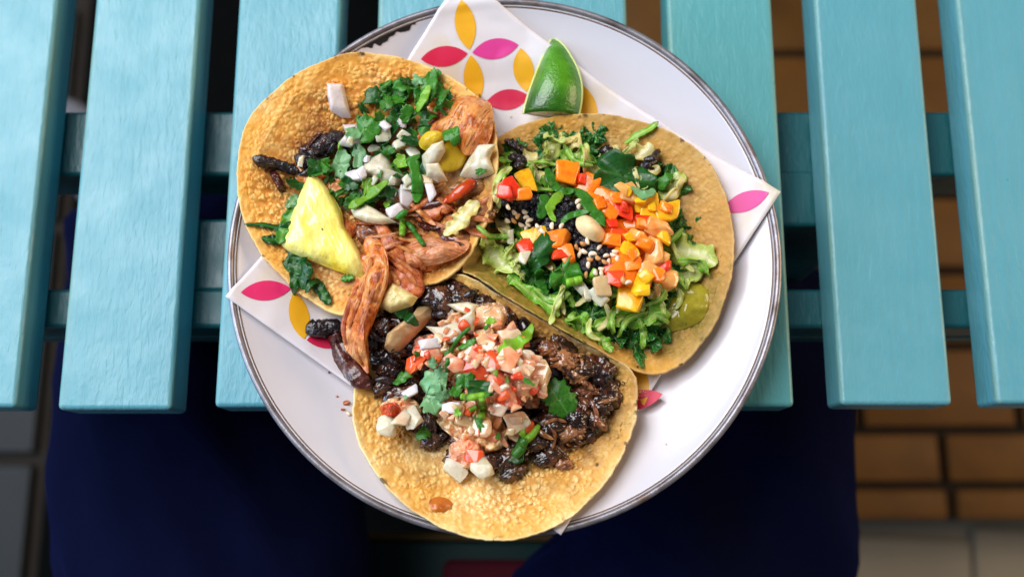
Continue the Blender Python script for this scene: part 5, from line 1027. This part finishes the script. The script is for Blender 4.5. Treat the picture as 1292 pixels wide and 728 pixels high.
for path, mt in [([(470, 320, 4), (462, 350, 7), (450, 385, 7), (440, 415, 4)], 'chicken'), ([(480, 330, 4), (473, 360, 6), (462, 392, 6), (452, 425, 4)], 'chicken_red'), ([(486, 322, 3), (486, 350, 5), (476, 384, 4)], 'chicken'), ([(452, 360, 5), (441, 385, 7), (433, 412, 6), (437, 436, 3)], 'chicken_red'), ([(448, 430, 4), (452, 448, 6), (458, 462, 3)], 'chicken_red')]:
    strip('chicken_fibre', path, mt, near(path[1], 'thin ' + LC[mt].replace('shred', 'fibre'), AC), 'chicken', 'thin chicken fibres', 0.5, 0.0, 0.5, 40, 12, 0.35)
strip('chili_slice', [(560, 256, 8), (572, 248, 14), (586, 238, 15), (600, 227, 11)], 'chili', 'glossy red chili slice near the tortilla edge', 'chili', None, 0.6, 0.001, 0.08, lump=0.08)
ribbon('cabbage_piece', [(560, 297, 12), (574, 286, 20), (586, 272, 20), (603, 254, 14)], 'cabbage_yellow', 'pale yellow cabbage strip next to the pink chicken slice', 'cabbage', None, 0.4, 4, 0.001, stand=0.2)
# greens bed
lcl = 'chopped cilantro leaf in the pineapple taco'; gcl = 'cilantro leaves in the pineapple taco'
for (x, y) in scatter([(395, 215), (420, 190), (455, 150), (470, 110), (545, 95), (575, 125), (540, 165), (535, 225), (500, 255), (465, 265), (432, 262), (410, 240)], 100, 8.5):
    mt = ['cilantro', 'cilantro', 'cilantro', 'cilantro_dark', 'cilantro_lime', 'cilantro_pale'][int(rng.integers(6))]
    leaf(x, y, rng.uniform(14, 30), mt, near((x, y), TONE[mt] + ' chopped cilantro leaf', A1), gcl, wid=rng.choice([0.3, 0.4, 0.6, 1.0]), cut=rng.uniform(0.05, 0.5), teeth=int(rng.integers(7, 12)), tilt=(rng.normal(0, .5), rng.normal(0, .5)))
lon = 'white onion piece among the cilantro of the pineapple taco'; gon = 'onion pieces in the pineapple taco'
pad('onion_slice', [(413, 107), (433, 106), (436, 120), (441, 143), (430, 144), (416, 138), (413, 122)], 0.005, 'onion_lilac', 'lone lilac onion slice on bare toasted tortilla', 'onion', None, 5, 0.06, 150, sharp=True)
pad('onion_slice', [(430, 154), (450, 153), (458, 166), (460, 178), (442, 186), (427, 183), (436, 168)], 0.005, 'onion_lilac', 'lilac onion slice beside the black charred meat', 'onion', None, 5, 0.06, 150, sharp=True)
pad('onion_slice', [(462, 200), (480, 191), (490, 200), (498, 216), (510, 220), (502, 232), (482, 232), (466, 222), (448, 222), (452, 208)], 0.006, 'onion', 'largest white onion slice in the middle of the cilantro', 'onion', None, 5, 0.08, 150, sharp=True)
pad('onion_slice', [(441, 262), (458, 252), (474, 262), (488, 272), (500, 280), (482, 283), (462, 280), (446, 272)], 0.006, 'onion', 'long translucent onion slice above the orange chicken', 'onion', None, 4, 0.08, 150, sharp=True)
for (x, y, w, h, r, mt) in [(481, 167, 22, 26, -10, 'onion'), (507, 154, 16, 12, 30, 'onion_lilac'), (503, 181, 20, 14, -30, 'onion'), (512, 250, 18, 24, 10, 'onion_lilac'), (497, 268, 20, 14, -30, 'onion_lilac'), (543, 240, 10, 28, -18, 'onion_lilac'), (380, 204, 8, 16, 10, 'onion'), (515, 235, 14, 12, 0, 'onion'), (540, 228, 14, 12, 0, 'onion_tan'), (447, 222, 20, 12, 0, 'onion_lilac')]:
    dice(x, y, w, h, r, mt, near((x, y), {'onion': 'white', 'onion_lilac': 'lilac', 'onion_tan': 'tan'}[mt] + ' onion piece', A1), 'onion', gon, z=9)
drop('tomatillo_slice', s_blob(48 * MM, 48 * MM, 18 * MM, 0.06, 1.2), 'tomatillo', 566, 197, 0, 'round mustard yellow tomatillo slice behind white onion', 'tomatillo', None, (0.2, 0.1), q=70)
pad('tomatillo_slice', [(527, 174), (536, 166), (550, 166), (561, 172), (558, 181), (545, 186), (532, 183)], 0.005, 'tomatillo', 'small yellow tomatillo scrap under a cilantro leaf', 'tomatillo', None, 3, 0.25, 200)
pad('onion_slice', [(531, 192), (545, 182), (560, 181), (562, 192), (550, 206), (536, 210), (532, 202)], 0.006, 'onion', 'cream onion slice leaning on the yellow tomatillo', 'onion', None, 4, 0.06, 150, sharp=True)
pad('onion_slice', [(536, 208), (554, 206), (564, 224), (552, 226), (538, 220)], 0.006, 'onion', 'cream onion square below the yellow tomatillo', 'onion', None, 5, 0.06, 150, sharp=True)
pad('onion_slice', [(602, 182), (626, 186), (618, 200), (624, 218), (600, 222), (578, 214), (586, 202)], 0.007, 'onion', 'thick white onion piece at the edge by the cabbage taco', 'onion', None, 4, 0.08, 150, sharp=True)
# loose small onion bits in the greens
for (x, y) in scatter([(425, 195), (455, 160), (500, 150), (520, 180), (520, 240), (480, 262), (440, 245)], 15, 16):
    w = rng.uniform(9, 17); mt = ['onion', 'onion', 'onion_lilac'][int(rng.integers(3))]
    dice(x, y, w, w * rng.uniform(.55, .9), rng.uniform(0, 180), mt, near((x, y), 'small ' + {'onion': 'white', 'onion_lilac': 'lilac'}[mt] + ' onion bit', A1), 'onion', gon, z=6)
# upper cilantro
for (x, y, s, mt, w) in [(428, 207, 40, 'cilantro_pale', 1), (453, 192, 36, 'cilantro_pale', .9), (461, 163, 40, 'cilantro', .8), (474, 127, 34, 'cilantro_dark', 1), (514, 105, 22, 'cilantro_dark', 1), (500, 128, 34, 'cilantro', 1), (530, 122, 38, 'cilantro', .7), (545, 106, 40, 'cilantro', .6), (552, 118, 34, 'cilantro', 1), (567, 121, 24, 'cilantro_dark', 1), (561, 143, 16, 'cilantro_dark', .6), (574, 171, 24, 'cilantro', 1), (535, 166, 16, 'cilantro', 1), (408, 214, 30, 'cilantro', 1), (445, 168, 24, 'cilantro_pale', 1), (470, 246, 34, 'cilantro', 1), (488, 240, 26, 'cilantro_dark', 1), (478, 222, 14, 'cilantro', 1), (500, 221, 12, 'cilantro_dark', 1), (462, 232, 26, 'cilantro_lime', 1), (517, 200, 28, 'cilantro', .7), (505, 205, 24, 'cilantro_lime', 1), (490, 190, 18, 'cilantro', 1), (520, 176, 26, 'cilantro_dark', 1), (440, 232, 24, 'cilantro_dark', 1), (488, 130, 24, 'cilantro', 1), (515, 146, 24, 'cilantro', 1), (448, 252, 20, 'cilantro', 1), (486, 254, 18, 'cilantro_lime', 1), (608, 218, 14, 'cilantro', 1)]:
    leaf(x, y, s * 0.88, mt, near((x, y), TONE[mt] + ' chopped cilantro leaf', A1), gcl, wid=w * rng.choice([0.55, 0.8, 1.0]), teeth=int(rng.integers(7, 12)), tilt=(rng.normal(0, .3), rng.normal(0, .3)))
ls = 'long narrow cilantro blade crossing the pineapple taco'; gs = 'narrow cilantro blades'
for path, mt in [([(520, 200, 12), (525, 220, 15), (527, 240, 15), (525, 256, 8)], 'cilantro'), ([(440, 262, 9), (458, 252, 12), (474, 240, 12), (490, 228, 7)], 'cilantro_lime'), ([(534, 138, 8), (542, 118, 14), (546, 100, 12), (548, 86, 4)], 'cilantro'), ([(526, 140, 8), (535, 124, 12), (541, 108, 8)], 'cilantro_lime'), ([(548, 142, 6), (556, 128, 9), (564, 114, 6)], 'cilantro')]:
    ribbon('cilantro_strip', path, mt, near(path[1], 'long narrow ' + TONE[mt] + ' cilantro strip', A1), 'cilantro', gs, 0.2, 2, 0.003, n=36, m_=7, stand=0.25, q=88, rib=False)
for path, mt in [([(508, 276, 9), (508, 288, 9), (507, 298, 8)], 'cilantro_lime'), ([(514, 280, 7), (524, 294, 7), (535, 310, 6)], 'cilantro'), ([(500, 276, 7), (508, 270, 9), (514, 266, 7)], 'cilantro')]:
    strip('chive_piece', path, mt, 'short green chive piece on the pink chicken', 'chive', 'chive pieces on the chicken', 0.9, 0.001, 0.04, lump=0.04, n=30, sides=12, taper=0.1, q=85)
# greens around the pineapple
for path, mt in [([(308, 283, 3), (330, 284, 6), (350, 288, 9), (362, 292, 6)], 'cilantro_dark'), ([(330, 300, 8), (344, 303, 12), (358, 298, 12)], 'cilantro_dark'), ([(372, 258, 14), (366, 275, 18), (358, 292, 16), (352, 308, 10)], 'cilantro'), ([(368, 318, 14), (374, 338, 18), (372, 356, 12), (371, 372, 8)], 'cilantro_dark'), ([(398, 352, 10), (406, 368, 14), (416, 384, 12)], 'cilantro_dark'), ([(376, 246, 10), (368, 256, 12), (360, 262, 6)], 'cilantro_pale'), ([(430, 352, 8), (446, 350, 8)], 'cilantro')]:
    ribbon('cilantro_sprig', path, mt, 'dark cilantro sprig around the pineapple wedge', 'cilantro', 'cilantro sprigs around the pineapple', 0.35, 3, 0.0012, n=40, m_=9, stand=0.15, q=75)
for (x, y, s) in [(376, 330, 30), (384, 346, 26), (368, 284, 28), (392, 360, 20), (372, 232, 24), (398, 212, 20), (374, 312, 22)]:
    leaf(x, y, s, 'cilantro_dark', near((x, y), 'dark green chopped cilantro leaf', A1), gcl)
pad('pineapple_wedge', [(391, 220), (402, 224), (412, 236), (428, 262), (433, 284), (441, 296), (462, 333), (461, 342), (452, 347), (410, 334), (358, 312), (362, 288), (376, 250), (386, 226)], 0.007, 'pineapple', 'pale yellow pineapple wedge lying on the cilantro', 'pineapple', None, 7, 0.10, 130, lift=0.001, q=80, fibre=0.15, nr=30, na=140, axis=(0.45, 0.9))

for (x, y, w, mt) in [(437, 508, 9, 'peel'), (432, 516, 6, 'peel'), (440, 522, 7, 'mash'), (425, 500, 4, 'peel'), (645, 148, 5, 'cream'), (652, 155, 7, 'cream'), (930, 330, 3, 'cream'), (840, 560, 3, 'cream'), (415, 470, 4, 'beef_brown')]:
    drop('food_crumb', s_chop(w * MM, w * .7 * MM, w * .4 * MM), mt, x, y, rng.uniform(0, 180), near((x, y), {'peel': 'orange', 'mash': 'tan', 'cream': 'pale', 'beef_brown': 'brown'}[mt] + ' food crumb', {'the bean taco on bare plate': (430, 510), 'the lime wedge on the paper': (650, 150), 'the rim of the plate': (900, 400)}), 'crumb', 'crumbs on plate and paper', q=80)

# ------------------------------------------------------------------ lime wedge
def lime_wedge():
    zb = on_pile(697, 138, 0.006, 60)[2]; zt = on_pile(699, 62, 0.006, 60)[2]
    tip = P(697, 43, zt + 0.006); bot = P(694, 144, zb + 0.010)
    Lb = np.linalg.norm(tip - bot); a = 0.0174
    NL, NM = 40, 34; p0, p1 = math.radians(-58), math.radians(66); root = empty('lime_wedge')
    ss = np.sin(np.linspace(0, math.pi / 2, NL)); lon = np.linspace(p0, p1, NM)
    def pt(s_, f, k=1.0):
        w = (f - p0) / (p1 - p0); ex = 1.25 + 1.5 * w
        r = a * k * (1 - s_ ** ex) ** (0.95 - 0.3 * w) * (1 + 0.12 * math.sin(math.pi * min(1, s_ * 1.3)) * w)
        tuck = 0.0022 * (1 - s_) ** 6
        return (r * math.sin(f), Lb * s_ * (0.97 + 0.03 * k) - 0.0, (r - tuck) * math.cos(f) * 0.9)
    V = [pt(s_, f) for s_ in ss for f in lon]
    i = np.arange(NL * NM).reshape(NL, NM)
    F = np.stack([i[:-1, :-1], i[:-1, 1:], i[1:, 1:], i[1:, :-1]], -1).reshape(-1, 4)
    peel = link('peel', mesh_of('peel', V, F), MT['lime'], root)
    so = peel.modifiers.new('thickness', 'SOLIDIFY'); so.thickness = 0.0016; so.offset = -1
    V2, F2 = [], []
    for f in (p0, p1):
        b0 = len(V2)
        for s_ in ss:
            for k in (0.0, 0.5, 0.93): V2.append(pt(s_, f, k) if k else (0, Lb * s_ * .97, 0))
        for k in range(NL - 1):
            for r in range(2): F2.append((b0 + k * 3 + r, b0 + k * 3 + r + 1, b0 + k * 3 + 4 + r, b0 + k * 3 + 3 + r))
    b0 = len(V2); V2.append((0, 0.0003, 0))
    for f in lon: q = pt(0, f, 0.93); V2.append((q[0], 0.0003, q[2]))
    for k in range(NM - 1): F2.append((b0, b0 + 1 + k, b0 + 2 + k))
    link('flesh', mesh_of('flesh', V2, F2, False), MT['limeflesh'], root)
    for f in (p0, p1):
        V3, F3 = [], []; c3 = np.array([pt(s_, f, 0.985) for s_ in ss])
        for k, q in enumerate(c3):
            for t in range(6): V3.append(q + 0.00085 * np.array([math.cos(t * math.pi / 3), 0.1, math.sin(t * math.pi / 3)]))
        for k in range(NL - 1):
            for t in range(6): F3.append((k * 6 + t, k * 6 + (t + 1) % 6, k * 6 + 6 + (t + 1) % 6, k * 6 + 6 + t))
        link('pith', mesh_of('pith', V3, F3), MT['limeflesh'], root)
    d = tip - bot; yaw = math.atan2(d[1], d[0]) - math.pi / 2; pitch = math.atan2(d[2], math.hypot(d[0], d[1]))
    root.location = (bot[0], bot[1], zb + 0.004)
    root.rotation_euler = Euler((pitch, 0, yaw), 'XYZ')
    tag(root, 'green lime wedge lying peel side up on the printed paper', 'lime')
lime_wedge()

# ------------------------------------------------------------------ the diner and the bench
def skin_person():
    j = {'pelvis': (-0.04, -0.50, 0.60, .15, .12), 'waist': (-0.04, -0.53, 0.78, .16, .11),
         'hl': (-0.165, -0.45, 0.56, .115, .10), 'tl': (-0.216, -0.16, 0.56, .122, .09), 'kl': (-0.26, 0.07, 0.555, .085, .075), 'sl': (-0.33, 0.14, 0.30, .075, .07), 'al': (-0.45, 0.23, 0.10, .06, .06),
         'hr': (0.050, -0.45, 0.56, .125, .10), 'tr': (0.130, -0.16, 0.56, .126, .09), 'kr': (0.17, 0.02, 0.555, .085, .075), 'sr': (0.20, 0.09, 0.30, .075, .07), 'ar': (0.24, 0.14, 0.10, .06, .06)}
    names = list(j); idx = {k: i for i, k in enumerate(names)}
    E = [('pelvis', 'waist'), ('pelvis', 'hl'), ('hl', 'tl'), ('tl', 'kl'), ('kl', 'sl'), ('sl', 'al'), ('pelvis', 'hr'), ('hr', 'tr'), ('tr', 'kr'), ('kr', 'sr'), ('sr', 'ar')]
    me = bpy.data.meshes.new('person'); me.from_pydata([j[k][:3] for k in names], [(idx[a], idx[b]) for a, b in E], [])
    o = bpy.data.objects.new('person', me); col.objects.link(o)
    o.modifiers.new('skin', 'SKIN'); sk = me.skin_vertices[0].data
    for k in names: sk[idx[k]].radius = j[k][3:5]; sk[idx[k]].use_root = (k == 'pelvis')
    sb = o.modifiers.new('sub', 'SUBSURF'); sb.levels = 4; sb.render_levels = 4
    dg = bpy.context.evaluated_depsgraph_get(); ev = o.evaluated_get(dg); m2 = bpy.data.meshes.new_from_object(ev)
    n_ = len(m2.vertices); co = np.empty(n_ * 3); m2.vertices.foreach_get('co', co); co = co.reshape(-1, 3)
    nr = np.empty(n_ * 3); m2.vertices.foreach_get('normal', nr); nr = nr.reshape(-1, 3)
    # cloth folds running across the lap
    f = np.c_[(co[:, 0] * 0.8 + co[:, 1] * 0.6) * 20, (co[:, 1] * .8 - co[:, 0] * .6) * 7, co[:, 2] * 10]
    co = co + nr * (0.024 * fbm(f, 12, 3))[:, None]
    m2.vertices.foreach_set('co', co.ravel()); m2.update(); smooth_shade(m2)
    bpy.data.objects.remove(o)
    p = link('person', m2, MT['navy']); tag(p, 'seated person in dark navy trousers with knees under the table', 'person')
    for (ax, ay, tx, ty) in [(-0.46, 0.22, -0.575, 0.36), (0.24, 0.13, 0.30, 0.29)]:
        d = np.array([tx - ax, ty - ay]); L = np.hypot(*d); yaw = math.atan2(d[1], d[0])
        V, F = s_blob(L * 1.75, 0.095, 0.10, 0.03, 1.0); V = V.copy(); V[:, 2] = np.clip(V[:, 2], -0.03, 1); V[:, 2] *= np.where(V[:, 0] > 0, 0.75, 1.1)
        V = V @ Rz(yaw).T; V += np.array([ax + d[0] * .45, ay + d[1] * .45, 0.043])
        sh = link('shoe', mesh_of('shoe', V, F), MT['shoe'], p)
    return p
skin_person()
bench = empty('bench', (-0.04, -0.4, 0.006)); tag(bench, 'dark teal wooden bench seat under the seated person', 'bench')
def bchild(o): o.parent = bench; o.location = o.location - bench.location; return o
by = P(580, 683, 0.46)[1]
bchild(box('seat_plank', -0.22, 0.13, by - 0.40, by, 0.425, 0.455, MT['bench'], None, 0.004))
bchild(box('edge_strip', -0.22, 0.13, by + 0.0005, by + 0.006, 0.428, 0.4545, MT['benchedge'], None, 0.001))
for x in (-0.19, 0.05):
    for dy in (-0.05, -0.36): bchild(box('leg', x - 0.025, x + 0.025, by + dy - 0.025, by + dy + 0.025, 0.0065, 0.4245, MT['bench'], None, 0.003))
cy1 = P(600, 706, 0.47)[1]
cu = box('seat_cushion', -0.055, 0.045, cy1 - 0.06, cy1, 0.4555, 0.476, MT['cushion'], None, 0.008, 3)
tag(cu, 'crimson cloth pad lying on the dark teal bench', 'cushion')
